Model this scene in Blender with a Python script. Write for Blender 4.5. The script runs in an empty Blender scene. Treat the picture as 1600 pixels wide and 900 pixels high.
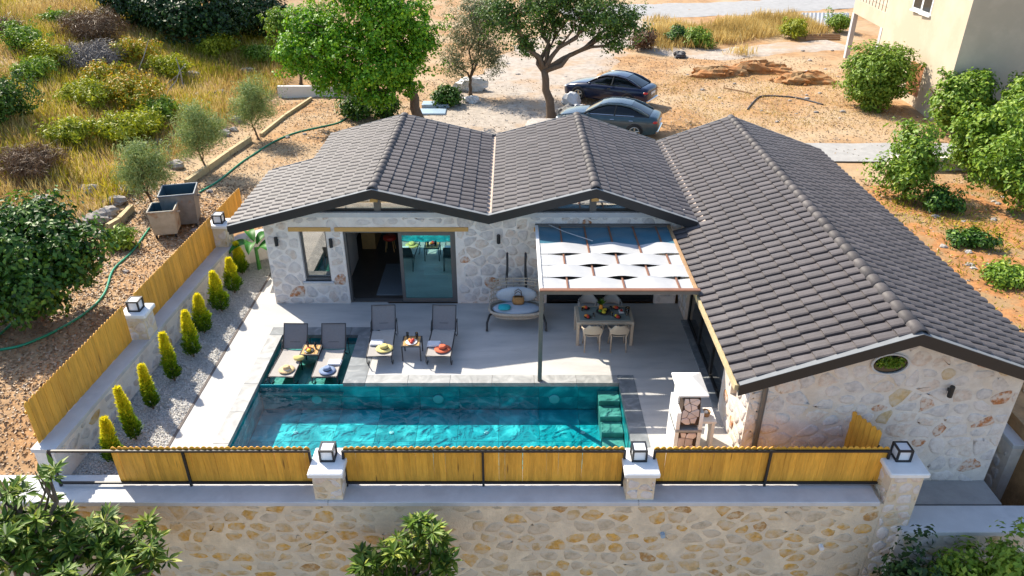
import bpy, math, random
import numpy as np
from mathutils import Vector, Matrix
random.seed(7); RNG = np.random.default_rng(7)
sc = bpy.context.scene
COL = sc.collection
R = math.radians

# ------------------------------------------------------------------ camera
PITCH = R(29.1); FPX = 1176.0; CAMZ = 11.0
cam_d = bpy.data.cameras.new('camera'); cam = bpy.data.objects.new('camera', cam_d); COL.objects.link(cam)
cam.location = (0, 0, CAMZ); cam.rotation_euler = (R(90) - PITCH, 0, 0)
cam_d.sensor_width = 36.0; cam_d.lens = FPX / 1600 * 36.0
cam_d.clip_start = 0.1; cam_d.clip_end = 600
sc.camera = cam
# ------------------------------------------------------------------ sky and sun
TO_SUN = Vector((-0.75, 0.75, 1.0)).normalized()
w = bpy.data.worlds.new('World'); sc.world = w; w.use_nodes = True
nt = w.node_tree
sky = nt.nodes.new('ShaderNodeTexSky'); sky.sky_type = 'NISHITA'; sky.sun_disc = False
sky.sun_elevation = math.asin(TO_SUN.z); sky.sun_rotation = math.atan2(TO_SUN.x, TO_SUN.y)
nt.links.new(sky.outputs[0], nt.nodes['Background'].inputs[0])
nt.nodes['Background'].inputs[1].default_value = 0.145
sun_d = bpy.data.lights.new('sun', 'SUN'); sun = bpy.data.objects.new('sun', sun_d); COL.objects.link(sun)
sun_d.energy = 4.5; sun_d.angle = R(0.53); sun_d.color = (1.0, 0.91, 0.76)
sun.rotation_euler = TO_SUN.to_track_quat('Z', 'Y').to_euler(); sun.location = (-20, 40, 40)
sc.view_settings.view_transform = 'Standard'; sc.view_settings.look = 'None'
sc.view_settings.gamma = 1.0; sc.view_settings.use_curve_mapping = False
sc.view_settings.exposure = 1.0
sc.cycles.max_bounces = 8; sc.cycles.transparent_max_bounces = 12; sc.cycles.caustics_reflective = False

# ------------------------------------------------------------------ pixel helpers
CP, SP = math.cos(PITCH), math.sin(PITCH)
def ray(x, y):
    u = (x - 800) / FPX; v = (450 - y) / FPX
    return Vector((u, CP + v * SP, -SP + v * CP))
def P(x, y, z=0.0):
    d = ray(x, y); t = (z - CAMZ) / d.z; return Vector((d.x * t, d.y * t, z))
def PY(x, y, Y):
    d = ray(x, y); t = Y / d.y; return Vector((d.x * t, Y, CAMZ + d.z * t))
def sstep(a, b, x):
    t = min(1, max(0, (x - a) / (b - a))); return t * t * (3 - 2 * t)
def bumpn(x, y):
    return 0.5 * (math.sin(x * .9 + 1.3 * math.sin(y * .55)) * math.cos(y * .8 + x * .3) + .5 * math.sin(x * 2.1 + y * 1.7))
def wallx(y):            # outer line of the left fence
    return -9.62 + (y - 11.7) * .05
def ground_z(x, y):
    if y < 10.95 and -9.9 < x: return -3.2
    if y < 10.4: return -3.2 + 3.6 * sstep(-9.9, -13.5, x) * sstep(7, 10.4, y)
    if wallx(y) + .1 < x < 11.2 and y < 24.6: return -2.2
    z = .35
    if x < 0: z += .15 * sstep(-6, -9.5, x)
    edge = -13.6 + .10 * max(0, y - 23)
    if x < edge: z += min(7.5, .21 * (edge - x))
    if x > 13 and y < 29: z += -.2 * sstep(13, 15, x)
    if x > 14.5 and y > 29: z += .5 * sstep(14.5, 16, x)*sstep(29,29.3,y)*(1-sstep(31,36,y))
    amp = .05 + .12 * sstep(-14, -18, x) + .04 * sstep(30, 45, y)
    return z + amp * bumpn(x, y)
def Pg(px, py):
    d = ray(px, py); t = 12.0
    while t < 140:
        p = d * t; z = CAMZ + p.z
        if z <= ground_z(p.x, p.y): break
        t += .1
    return Vector((p.x, p.y, ground_z(p.x, p.y)))

# ------------------------------------------------------------------ materials
def new_mat(name):
    m = bpy.data.materials.new(name); m.use_nodes = True
    return m, m.node_tree, m.node_tree.nodes['Principled BSDF']
def nd(t, typ, **kw):
    n = t.nodes.new('ShaderNode' + typ)
    for k, v in kw.items(): setattr(n, k, v)
    return n
def ramp(t, fac, stops, interp='LINEAR'):
    r = nd(t, 'ValToRGB'); cr = r.color_ramp; cr.interpolation = interp
    while len(cr.elements) < len(stops): cr.elements.new(.5)
    for e, (p, c) in zip(cr.elements, stops): e.position = p; e.color = (*c, 1)
    t.links.new(fac, r.inputs[0]); return r.outputs[0]
def c3(c, k): return tuple(max(0, min(1, x * k)) for x in c)
def mat(name, base, rough=.8, var=.18, scale=3.0, bump=.15, bscale=30.0, metal=0.0, rand=0.0, second=None, sscale=.8, slo=.45, shi=.6, stretch=None, spec=.4, coat=0, knots=0):
    m, t, b = new_mat(name)
    pos = nd(t, 'NewGeometry').outputs['Position']
    if stretch:
        mp = nd(t, 'Mapping'); mp.inputs['Scale'].default_value = stretch; t.links.new(pos, mp.inputs[0]); pos = mp.outputs[0]
    n1 = nd(t, 'TexNoise'); n1.inputs['Scale'].default_value = scale; n1.inputs['Detail'].default_value = 8; n1.inputs['Roughness'].default_value = .65
    t.links.new(pos, n1.inputs['Vector'])
    col = ramp(t, n1.outputs[0], [(.28, c3(base, 1 - var)), (.5, base), (.72, c3(base, 1 + var))])
    if second:
        n2 = nd(t, 'TexNoise'); n2.inputs['Scale'].default_value = sscale; n2.inputs['Detail'].default_value = 6; n2.inputs['Roughness'].default_value = .6
        t.links.new(pos, n2.inputs['Vector'])
        mk = nd(t, 'MapRange'); mk.inputs[1].default_value = slo; mk.inputs[2].default_value = shi; t.links.new(n2.outputs[0], mk.inputs[0])
        mx = nd(t, 'MixRGB'); t.links.new(mk.outputs[0], mx.inputs[0]); t.links.new(col, mx.inputs[1]); mx.inputs[2].default_value = (*second, 1); col = mx.outputs[0]
    if knots:
        vo = nd(t, 'TexVoronoi'); vo.inputs['Scale'].default_value = 1.1; t.links.new(pos, vo.inputs['Vector'])
        kk = nd(t, 'MapRange'); kk.inputs[1].default_value = .05; kk.inputs[2].default_value = .13; kk.inputs[3].default_value = .75; kk.inputs[4].default_value = 0; t.links.new(vo.outputs['Distance'], kk.inputs[0])
        mk2 = nd(t, 'MixRGB'); t.links.new(kk.outputs[0], mk2.inputs[0]); t.links.new(col, mk2.inputs[1]); mk2.inputs[2].default_value = (.13, .05, .012, 1); col = mk2.outputs[0]
    if rand:
        oi = nd(t, 'ObjectInfo'); hv = nd(t, 'HueSaturation')
        if rand > .01:
            mr = nd(t, 'MapRange'); mr.inputs[3].default_value = 1 - rand; mr.inputs[4].default_value = 1 + rand
            t.links.new(oi.outputs['Random'], mr.inputs[0]); t.links.new(mr.outputs[0], hv.inputs['Value'])
        else:      # per-piece tone: object colour for single pieces, mesh attribute for joined ones
            sx = nd(t, 'SeparateColor'); t.links.new(oi.outputs['Color'], sx.inputs[0]); at = nd(t, 'Attribute'); at.attribute_name = 'tone'
            ad = nd(t, 'Math', operation='ADD'); t.links.new(sx.outputs[0], ad.inputs[0]); t.links.new(at.outputs['Fac'], ad.inputs[1]); t.links.new(ad.outputs[0], hv.inputs['Value'])
        t.links.new(col, hv.inputs['Color']); col = hv.outputs[0]
        mr = None
    t.links.new(col, b.inputs['Base Color'])
    b.inputs['Roughness'].default_value = rough; b.inputs['Metallic'].default_value = metal
    b.inputs['Specular IOR Level'].default_value = spec; b.inputs['Coat Weight'].default_value = coat
    if bump:
        n3 = nd(t, 'TexNoise'); n3.inputs['Scale'].default_value = bscale; n3.inputs['Detail'].default_value = 5
        t.links.new(pos, n3.inputs['Vector'])
        bp = nd(t, 'Bump'); bp.inputs['Strength'].default_value = bump; bp.inputs['Distance'].default_value = .03
        t.links.new(n3.outputs[0], bp.inputs['Height']); t.links.new(bp.outputs[0], b.inputs['Normal'])
    return m
def leafmat(name, lo, mid, hi, trans=.3):
    m, t, b = new_mat(name)
    at = nd(t, 'Attribute'); at.attribute_name = 'rnd'
    col = ramp(t, at.outputs['Fac'], [(0, lo), (.5, mid), (1, hi)])
    t.links.new(col, b.inputs['Base Color']); b.inputs['Roughness'].default_value = .5; b.inputs['Specular IOR Level'].default_value = .35
    tr = nd(t, 'BsdfTranslucent'); t.links.new(col, tr.inputs[0])
    ms = nd(t, 'MixShader'); ms.inputs[0].default_value = trans
    t.links.new(b.outputs[0], ms.inputs[1]); t.links.new(tr.outputs[0], ms.inputs[2])
    t.links.new(ms.outputs[0], t.nodes['Material Output'].inputs[0]); return m
def glassmat(name, tint, refl=(1, 1, 1), rough=.02, mirror=0):
    m, t, b = new_mat(name); t.nodes.remove(b)
    tr = nd(t, 'BsdfTransparent'); tr.inputs[0].default_value = (*tint, 1)
    gl = nd(t, 'BsdfGlossy'); gl.inputs['Roughness'].default_value = rough; gl.inputs[0].default_value = (*refl, 1)
    fr = nd(t, 'Fresnel'); fr.inputs[0].default_value = 1.5
    mx = nd(t, 'Math', operation='MAXIMUM'); t.links.new(fr.outputs[0], mx.inputs[0]); mx.inputs[1].default_value = mirror
    ms = nd(t, 'MixShader'); t.links.new(mx.outputs[0], ms.inputs[0]); t.links.new(tr.outputs[0], ms.inputs[1]); t.links.new(gl.outputs[0], ms.inputs[2])
    t.links.new(ms.outputs[0], t.nodes['Material Output'].inputs[0]); return m
def watermat():
    m, t, b = new_mat('pool_water'); t.nodes.remove(b)
    tr = nd(t, 'BsdfTransparent'); tr.inputs[0].default_value = (.55, .97, .98, 1)
    gl = nd(t, 'BsdfGlossy'); gl.inputs['Roughness'].default_value = .02
    fr = nd(t, 'Fresnel'); fr.inputs[0].default_value = 1.33
    pos = nd(t, 'NewGeometry').outputs['Position']
    n1 = nd(t, 'TexNoise'); n1.inputs['Scale'].default_value = 2.6; n1.inputs['Detail'].default_value = 4; n1.inputs['Distortion'].default_value = 1.2
    t.links.new(pos, n1.inputs['Vector'])
    bp = nd(t, 'Bump'); bp.inputs['Strength'].default_value = .40; bp.inputs['Distance'].default_value = .05
    t.links.new(n1.outputs[0], bp.inputs['Height'])
    t.links.new(bp.outputs[0], gl.inputs['Normal']); t.links.new(bp.outputs[0], fr.inputs['Normal'])
    ms = nd(t, 'MixShader'); t.links.new(fr.outputs[0], ms.inputs[0]); t.links.new(tr.outputs[0], ms.inputs[1]); t.links.new(gl.outputs[0], ms.inputs[2])
    t.links.new(ms.outputs[0], t.nodes['Material Output'].inputs[0]); return m
def marble(name, base, vein, scale=1.2, rough=.35, rand=.12, lo=.56, hi=.72):
    m, t, b = new_mat(name)
    pos = nd(t, 'NewGeometry').outputs['Position']
    oi = nd(t, 'ObjectInfo'); cm = nd(t, 'VectorMath', operation='MULTIPLY_ADD')
    t.links.new(oi.outputs['Random'], cm.inputs[0]); cm.inputs[1].default_value = (13, 7, 3); t.links.new(pos, cm.inputs[2])
    n1 = nd(t, 'TexNoise'); n1.inputs['Scale'].default_value = scale; n1.inputs['Detail'].default_value = 7; n1.inputs['Distortion'].default_value = 2.2
    t.links.new(cm.outputs[0], n1.inputs['Vector'])
    col = ramp(t, n1.outputs[0], [(.3, c3(base, .7)), (lo, base), (hi, vein)])
    mr = nd(t, 'MapRange'); mr.inputs[3].default_value = 1 - rand; mr.inputs[4].default_value = 1 + rand; t.links.new(oi.outputs['Random'], mr.inputs[0])
    hv = nd(t, 'HueSaturation'); t.links.new(mr.outputs[0], hv.inputs['Value']); t.links.new(col, hv.inputs['Color'])
    t.links.new(hv.outputs[0], b.inputs['Base Color']); b.inputs['Roughness'].default_value = rough; return m

MT = {}
MT['dirt'] = mat('dirt', (.33, .185, .08), .95, .4, 2.2, .9, 12, second=(.40, .29, .175), sscale=.22, slo=.42, shi=.62)
MT['track'] = mat('track', (.36, .31, .26), .95, .3, 2.6, .7, 14, second=(.36, .24, .14), sscale=.4, slo=.48, shi=.68)
MT['road'] = mat('road', (.30, .295, .29), .9, .15, 2, .3, 25)
MT['terrace'] = mat('terrace', (.50, .49, .47), .75, .14, 2.2, .3, 26, second=(.42, .415, .405), sscale=1.1, stretch=(.6, 2.4, 1))
MT['gravel_bed'] = mat('gravel_bed', (.44, .43, .41), .95, .25, 20, .8, 60)
MT['gravel'] = mat('gravel_stone', (.56, .54, .51), .9, .4, 40, 0)
MT['cap'] = mat('cap', (.52, .52, .525), .7, .08, 2.5, .12, 40, second=(.44, .44, .45), sscale=1.6, slo=.5, shi=.7)
MT['mortar'] = mat('mortar', (.76, .70, .645), .95, .12, 5, .5, 30, second=(.66, .58, .51), sscale=1.6, slo=.5, shi=.7)
MT['mortar_f'] = mat('mortar_front', (.68, .57, .415), .95, .2, 4, .6, 30, second=(.58, .50, .39), sscale=.9, slo=.45, shi=.65)
MT['mortar_r'] = mat('mortar_right', (.66, .60, .54), .95, .16, 4, .5, 30, second=(.60, .47, .33), sscale=.7, slo=.48, shi=.7)
PAL = [mat('stone_pale', (.62, .56, .52), .9, .2, 9, .6, 40, second=(.68, .63, .59), sscale=5), mat('stone_grey', (.54, .50, .48), .9, .22, 9, .6, 40, second=(.66, .61, .57), sscale=6),
       mat('stone_cream', (.62, .51, .43), .9, .22, 9, .6, 40, second=(.68, .62, .56), sscale=6), mat('stone_rust', (.44, .18, .07), .9, .5, 14, .6, 40, second=(.64, .54, .46), sscale=8, slo=.40, shi=.56)]
PALF = [mat('stone_tan', (.54, .38, .19), .9, .3, 7, .5, 40, second=(.60, .50, .37), sscale=5, slo=.38, shi=.58), mat('stone_ochre', (.58, .33, .08), .9, .35, 9, .5, 40, second=(.60, .47, .30), sscale=6, slo=.40, shi=.6),
        mat('stone_drab', (.46, .38, .27), .9, .3, 9, .5, 40, second=(.58, .49, .37), sscale=5, slo=.36, shi=.56), mat('stone_brown', (.42, .24, .09), .9, .4, 12, .6, 40, second=(.56, .45, .30), sscale=7)]
MT['tile'] = mat('roof_tile', (.074, .062, .060), .55, .14, 7, .25, 60, rand=.001, second=(.105, .09, .087), sscale=1.6, slo=.5, shi=.75, spec=.5)
MT['ridge'] = mat('ridge_tile', (.088, .076, .073), .6, .25, 6, .2, 60, rand=.2)
MT['valley'] = mat('valley_tray', (.42, .33, .27), .7, .2, 6, .1, 30)
MT['flash'] = mat('flashing', (.17, .18, .19), .7, .1, 5, .05, 30)
MT['black'] = mat('black_metal', (.018, .019, .021), .45, .1, 8, 0)
MT['wood'] = mat('fence_wood', (.72, .36, .045), .5, .2, 5, .25, 30, rand=.16, knots=1, stretch=(6, 6, .7), second=(.60, .27, .025), sscale=3, slo=.52, shi=.72)
MT['lintel'] = mat('lintel_wood', (.56, .32, .10), .6, .15, 5, .2, 30, stretch=(.6, 6, 6))
MT['oldwood'] = mat('old_wood', (.33, .20, .10), .8, .25, 5, .3, 30)
MT['white'] = mat('white_plaster', (.74, .73, .71), .8, .06, 4, .15, 40)
MT['concrete'] = mat('plain_concrete', (.32, .31, .295), .85, .15, 3, .2, 30)
MT['lampglass'] = mat('lamp_panel', (.72, .73, .75), .35, .03, 4, 0)
MT['frame'] = mat('grey_frame', (.13, .125, .12), .45, .08, 6, 0, metal=.2)
MT['copper'] = mat('pergola_wood', (.20, .085, .045), .55, .15, 8, .1, 40)
MT['cloth'] = mat('shade_cloth', (.40, .405, .41), .9, .05, 5, .25, 40)
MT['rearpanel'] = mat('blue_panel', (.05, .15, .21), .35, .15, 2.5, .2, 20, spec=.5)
MT['sling'] = mat('sling', (.17, .17, .178), .8, .08, 20, .1, 120)
MT['slinglight'] = mat('sling_light', (.36, .335, .31), .8, .08, 20, .1, 120)
MT['leg'] = mat('dark_leg', (.045, .045, .048), .45, .1, 8, 0)
MT['teak'] = mat('teak', (.55, .31, .11), .55, .2, 8, .2, 40, rand=.12)
MT['taupe'] = mat('taupe_resin', (.50, .41, .31), .5, .06, 8, 0)
MT['taupegrey'] = mat('grey_resin', (.36, .33, .30), .5, .06, 8, .2, 90)
MT['tableglass'] = mat('table_glass', (.24, .28, .265), .12, .05, 3, 0, spec=.6)
MT['wicker'] = mat('wicker', (.42, .36, .29), .7, .2, 20, .4, 80)
MT['cushion'] = mat('cushion', (.38, .43, .49), .9, .08, 10, .2, 60)
MT['teal'] = mat('teal_cloth', (.02, .36, .42), .8, .12, 10, .2, 60)
MT['straw'] = mat('straw', (.62, .45, .24), .85, .18, 40, .4, 120)
MT['bag'] = mat('bag_straw', (.36, .19, .07), .85, .3, 40, .6, 120)
MT['coral'] = mat('coral_straw', (.62, .13, .06), .8, .15, 40, .4, 120)
MT['bluehat'] = mat('blue_straw', (.20, .27, .42), .8, .12, 40, .4, 120)
MT['yellow'] = mat('yellow_straw', (.66, .55, .20), .8, .15, 40, .4, 120)
MT['towel'] = mat('towel', (.72, .72, .74), .95, .05, 30, .4, 120)
MT['plate'] = mat('plate', (.05, .045, .045), .4, .1, 8, 0)
MT['platewhite'] = mat('plate_white', (.75, .74, .72), .3, .03, 8, 0)
MT['red'] = mat('red_fruit', (.55, .05, .03), .4, .25, 30, 0)
MT['orange'] = mat('orange_fruit', (.75, .28, .03), .45, .2, 30, 0)
MT['lemon'] = mat('lemon_fruit', (.75, .55, .04), .45, .15, 30, 0)
MT['juice'] = mat('juice', (.75, .42, .02), .2, .05, 8, 0)
MT['green'] = mat('green_leaf', (.05, .20, .03), .5, .25, 15, 0)
MT['clear'] = glassmat('clear_glass', (.93, .96, .96))
MT['gable_glass'] = glassmat('gable_glass', (.62, .60, .55), (1, .97, .9), .03, .42)
MT['poolreflglass'] = glassmat('pool_reflection_glass', (.2, .7, .66), (.62, 1.0, .95), .02, .5)  # teal of the mirrored pool is put into the pane's tint
MT['darkglass'] = mat('dark_glass', (.012, .014, .015), .05, 0, 1, 0, spec=.7)
MT['water'] = watermat()
MT['pooltile'] = marble('pool_tile', (.010, .33, .39), (.14, .68, .70), .9, .3, .15, .5, .68)
MT['ledgetile'] = marble('ledge_tile', (.24, .36, .31), (.42, .48, .42), 1.5, .4, .08)
MT['coping'] = marble('coping_slab', (.33, .335, .33), (.44, .43, .42), 2.0, .6, .07)
MT['copingdark'] = marble('dark_coping_slab', (.20, .22, .235), (.32, .33, .33), 2.0, .6, .08)
MT['grout'] = mat('grout', (.10, .22, .22), .9, .05, 5, 0)
MT['darkkerb'] = mat('dark_kerb', (.13, .11, .10), .9, .2, 4, .3, 20)
MT['kerb'] = mat('kerb', (.46, .37, .21), .9, .2, 4, .4, 20)
MT['rock'] = mat('rock', (.33, .30, .275), .95, .25, 5, .8, 12, rand=.2)
MT['bark'] = mat('bark', (.15, .105, .07), .95, .3, 8, .9, 18, stretch=(3, 3, .6))
MT['twig'] = mat('twig', (.20, .155, .13), .95, .3, 8, .4, 18)
MT['hose'] = mat('hose', (.015, .24, .13), .4, .15, 6, 0)
MT['binmetal'] = mat('bin_metal', (.20, .215, .225), .5, .25, 4, .1, 20, metal=.4, second=(.26, .17, .10), sscale=2.2, slo=.62, shi=.72)
MT['bincream'] = mat('bin_cream', (.42, .39, .31), .65, .2, 4, .1, 20, second=(.28, .16, .08), sscale=2.5, slo=.58, shi=.7)
MT['binin'] = mat('bin_inside', (.03, .07, .09), .7, .2, 4, 0)
MT['beige'] = mat('beige_render', (.52, .43, .32), .9, .07, 1.2, .1, 30, second=(.46, .38, .28), sscale=.5)
MT['rustwood'] = mat('brown_door', (.33, .14, .06), .7, .2, 5, .1, 30)
MT['rubber'] = mat('rubber', (.02, .02, .02), .8, .1, 8, 0)
MT['rim'] = mat('rim', (.55, .50, .40), .3, .1, 8, 0, metal=.8)
MT['chrome'] = mat('chrome', (.75, .75, .75), .15, .03, 8, 0, metal=1)
MT['navy'] = mat('navy_paint', (.006, .013, .042), .22, .1, 3, 0, spec=.35, coat=.35)
MT['steel'] = mat('steel_paint', (.035, .07, .085), .25, .1, 3, 0, spec=.35, coat=.35)
MT['carglass'] = mat('car_glass', (.005, .008, .011), .05, 0, 1, 0, spec=.4)
MT['taillight'] = mat('tail_light', (.55, .03, .02), .2, .05, 5, 0)
MT['plastic'] = mat('plastic_sheet', (.62, .62, .62), .4, .1, 5, .4, 12)
MT['bluepl'] = mat('blue_plastic', (.30, .40, .50), .4, .1, 5, 0)
MT['darktrash'] = mat('dark_rubbish', (.05, .05, .055), .6, .3, 8, .3, 12)
MT['pinkstone'] = mat('pink_paving', (.60, .49, .45), .85, .15, 6, .3, 30, rand=.15)
MT['brownjoint'] = mat('brown_joint', (.05, .03, .02), .9, .1, 6, 0)
MT['darkfloor'] = mat('dark_floor', (.06, .055, .05), .35, .25, 2, .05, 20)
MT['rug'] = mat('rug', (.16, .19, .21), .95, .3, 40, .5, 120)
MT['innerwall'] = mat('inner_wall', (.50, .47, .43), .9, .08, 3, .1, 20)
MT['soffit'] = mat('soffit', (.22, .20, .18), .8, .1, 3, 0)
MT['sheetmetal'] = mat('sheet_metal', (.34, .35, .37), .6, .15, 3, .2, 14, metal=.3)
# foliage
LF = {}
LF['mulberry'] = leafmat('leaf_mulberry', (.03, .12, .004), (.14, .34, .010), (.38, .56, .025), .35)
LF['oak'] = leafmat('leaf_oak', (.014, .04, .006), (.06, .13, .016), (.18, .27, .035), .28)
LF['grey'] = leafmat('leaf_grey', (.07, .085, .03), (.17, .19, .08), (.30, .30, .16), .25)
LF['olive'] = leafmat('leaf_olive', (.14, .20, .05), (.28, .36, .11), (.46, .52, .20), .3)
LF['fig'] = leafmat('leaf_fig', (.010, .035, .005), (.04, .12, .010), (.16, .28, .02), .22)
LF['loquat'] = leafmat('leaf_loquat', (.02, .06, .008), (.11, .20, .018), (.40, .43, .07), .28)
LF['dark'] = leafmat('leaf_dark', (.008, .022, .005), (.02, .055, .01), (.06, .13, .02), .2)
LF['bright'] = leafmat('leaf_bright', (.07, .14, .01), (.17, .28, .02), (.32, .42, .05), .3)
LF['vine'] = leafmat('leaf_vine', (.05, .12, .01), (.16, .28, .02), (.34, .44, .05), .32)
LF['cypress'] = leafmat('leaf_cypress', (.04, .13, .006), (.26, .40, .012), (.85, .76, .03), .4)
LF['yellowgreen'] = leafmat('leaf_yellowgreen', (.14, .19, .008), (.30, .34, .015), (.50, .48, .03), .35)
LF['orange'] = leafmat('leaf_orange', (.10, .17, .01), (.36, .34, .02), (.66, .30, .02), .3)
LF['brush'] = leafmat('leaf_brush', (.09, .05, .025), (.18, .10, .05), (.28, .18, .09), .1)
LF['greybrush'] = leafmat('leaf_greybrush', (.09, .075, .07), (.17, .15, .14), (.28, .25, .23), .1)
MT['redearth'] = mat('red_earth', (.36, .16, .055), .95, .4, 3, .9, 9, second=(.30, .19, .09), sscale=1.2)
LF['straw'] = leafmat('blade_straw', (.30, .19, .05), (.56, .40, .13), (.78, .62, .27), .3)
LF['greengrass'] = leafmat('blade_green', (.14, .17, .01), (.34, .32, .02), (.56, .46, .04), .3)
LF['banana'] = leafmat('leaf_banana', (.03, .18, .01), (.08, .30, .02), (.16, .42, .04), .3)

# ------------------------------------------------------------------ object helpers
def tag(o, label=None, cat=None, group=None, kind=None):
    if label: o['label'] = label
    if cat: o['category'] = cat
    if group: o['group'] = group
    if kind: o['kind'] = kind
    return o
def thing(name, label, cat, loc=(0, 0, 0), rz=0, group=None):
    o = bpy.data.objects.new(name, None); COL.objects.link(o); o.empty_display_size = .2
    o.location = loc; o.rotation_euler = (0, 0, rz); tag(o, label, cat, group); return o
def wl(o):
    v = Vector((0, 0, 0))
    while o is not None: v += o.location; o = o.parent
    return v
class MB:
    def __init__(s): s.v = []; s.f = []; s.mi = []; s.cur = 0
    def face(s, idx): s.f.append(tuple(idx)); s.mi.append(s.cur)
    def box(s, a, b, rot=None, c=None):
        i = len(s.v)
        for x in (a[0], b[0]):
            for y in (a[1], b[1]):
                for z in (a[2], b[2]): s.v.append(Vector((x, y, z)))
        if rot is not None:
            c = Vector(c) if c is not None else (Vector(a) + Vector(b)) / 2
            for k in range(i, i + 8): s.v[k] = rot @ (s.v[k] - c) + c
        for q in ((0, 1, 3, 2), (4, 6, 7, 5), (0, 4, 5, 1), (2, 3, 7, 6), (0, 2, 6, 4), (1, 5, 7, 3)): s.face([i + k for k in q])
        return s
    def bbox(s, a, b, ch=.01):   # box with chamfered vertical and top edges
        x0, y0, z0 = a; x1, y1, z1 = b; i = len(s.v)
        ring = [(x0 + ch, y0), (x1 - ch, y0), (x1, y0 + ch), (x1, y1 - ch), (x1 - ch, y1), (x0 + ch, y1), (x0, y1 - ch), (x0, y0 + ch)]
        cx, cy = (x0 + x1) / 2, (y0 + y1) / 2
        def sh(p): return (p[0] + (ch if p[0] < cx else -ch), p[1] + (ch if p[1] < cy else -ch))
        for z, rr in ((z0, ring), (z1 - ch, ring), (z1, [sh(p) for p in ring])):
            for p in rr: s.v.append(Vector((p[0], p[1], z)))
        for l in (0, 8):
            for k in range(8): s.face([i + l + k, i + l + (k + 1) % 8, i + l + 8 + (k + 1) % 8, i + l + 8 + k])
        s.face([i + 7 - k for k in range(8)]); s.face([i + 16 + k for k in range(8)]); return s
    def tube(s, pts, r, n=8, cap=True):
        pts = [Vector(p) for p in pts]; i0 = len(s.v)
        rs = r if isinstance(r, (list, tuple)) else [r] * len(pts)
        for k, p in enumerate(pts):
            d = (pts[min(k + 1, len(pts) - 1)] - pts[max(k - 1, 0)]).normalized()
            up = Vector((0, 0, 1)) if abs(d.z) < .95 else Vector((1, 0, 0))
            a = d.cross(up).normalized(); b = a.cross(d).normalized()
            for j in range(n):
                t = 2 * math.pi * j / n; s.v.append(p + (a * math.cos(t) + b * math.sin(t)) * rs[k])
        for k in range(len(pts) - 1):
            for j in range(n):
                s.face([i0 + k * n + j, i0 + k * n + (j + 1) % n, i0 + (k + 1) * n + (j + 1) % n, i0 + (k + 1) * n + j])
        if cap:
            s.face([i0 + j for j in range(n)][::-1]); s.face([i0 + (len(pts) - 1) * n + j for j in range(n)])
        return s
    def lathe(s, prof, c=(0, 0, 0), n=16, sx=1, sy=1):
        i0 = len(s.v); c = Vector(c)
        for r, z in prof:
            for j in range(n):
                t = 2 * math.pi * j / n; s.v.append(c + Vector((r * sx * math.cos(t), r * sy * math.sin(t), z)))
        for k in range(len(prof) - 1):
            for j in range(n):
                s.face([i0 + k * n + j, i0 + k * n + (j + 1) % n, i0 + (k + 1) * n + (j + 1) % n, i0 + (k + 1) * n + j])
        s.face([i0 + j for j in range(n)][::-1]); s.face([i0 + (len(prof) - 1) * n + j for j in range(n)]); return s
    def prism(s, pts, d):     # planar polygon pts extruded by vector d
        i = len(s.v); n = len(pts); d = Vector(d)
        s.v += [Vector(p) for p in pts] + [Vector(p) + d for p in pts]
        s.face(range(i, i + n)); s.face([i + n + k for k in range(n)][::-1])
        for k in range(n): s.face([i + k, i + n + k, i + n + (k + 1) % n, i + (k + 1) % n])
        return s
    def grid(s, rows):
        i = len(s.v); m = len(rows[0])
        for r in rows: s.v += [Vector(p) for p in r]
        for a in range(len(rows) - 1):
            for b in range(m - 1): s.face([i + a * m + b, i + a * m + b + 1, i + (a + 1) * m + b + 1, i + (a + 1) * m + b])
        return s
    def blob(s, c, r, seed=0, n=10, m=7, amp=.2, jit=0):
        c = Vector(c); r = Vector(r) if hasattr(r, '__len__') else Vector((r, r, r)); i = len(s.v); rg = random.Random(seed)
        ph = [rg.uniform(0, 6) for _ in range(4)]
        for a in range(m + 1):
            th = math.pi * a / m
            for b in range(n):
                fi = 2 * math.pi * b / n
                k = 1 + amp * (math.sin(2 * fi + ph[0]) * math.sin(th * 2 + ph[1]) + .6 * math.sin(3 * fi + ph[2] + th * 3)) * math.sin(th) + rg.uniform(-jit, jit)
                s.v.append(c + Vector((r.x * k * math.sin(th) * math.cos(fi), r.y * k * math.sin(th) * math.sin(fi), r.z * k * math.cos(th))))
        for a in range(m):
            for b in range(n): s.face([i + a * n + b, i + (a + 1) * n + b, i + (a + 1) * n + (b + 1) % n, i + a * n + (b + 1) % n])
        return s
    def mesh(s, name, off=None, mats=None, smooth=False, fix=True):
        me = bpy.data.meshes.new(name)
        vs = [v - off for v in s.v] if off is not None else s.v
        me.from_pydata([tuple(v) for v in vs], [], s.f)
        for m in (mats or []): me.materials.append(m)
        if mats and len(mats) > 1: me.polygons.foreach_set('material_index', s.mi)
        if smooth: me.polygons.foreach_set('use_smooth', [True] * len(s.f))
        if fix and len(s.f) < 60000:
            import bmesh
            bm = bmesh.new(); bm.from_mesh(me); bmesh.ops.recalc_face_normals(bm, faces=bm.faces); bm.to_mesh(me); bm.free()
        me.update(); return me
    def build(s, name, m, parent=None, world=True, smooth=False, origin=None):
        mats = m if isinstance(m, (list, tuple)) else [m]
        off = wl(parent) if (parent is not None and world) else None
        if parent is None:
            lo = Vector((min(v.x for v in s.v), min(v.y for v in s.v), min(v.z for v in s.v))); hi = Vector((max(v.x for v in s.v), max(v.y for v in s.v), 0))
            off = Vector(((lo.x + hi.x) / 2, (lo.y + hi.y) / 2, lo.z)) if origin is None else Vector(origin)
        o = bpy.data.objects.new(name, s.mesh(name, off, mats, smooth)); COL.objects.link(o)
        if parent is not None: o.parent = parent
        else: o.location = off
        return o
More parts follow.
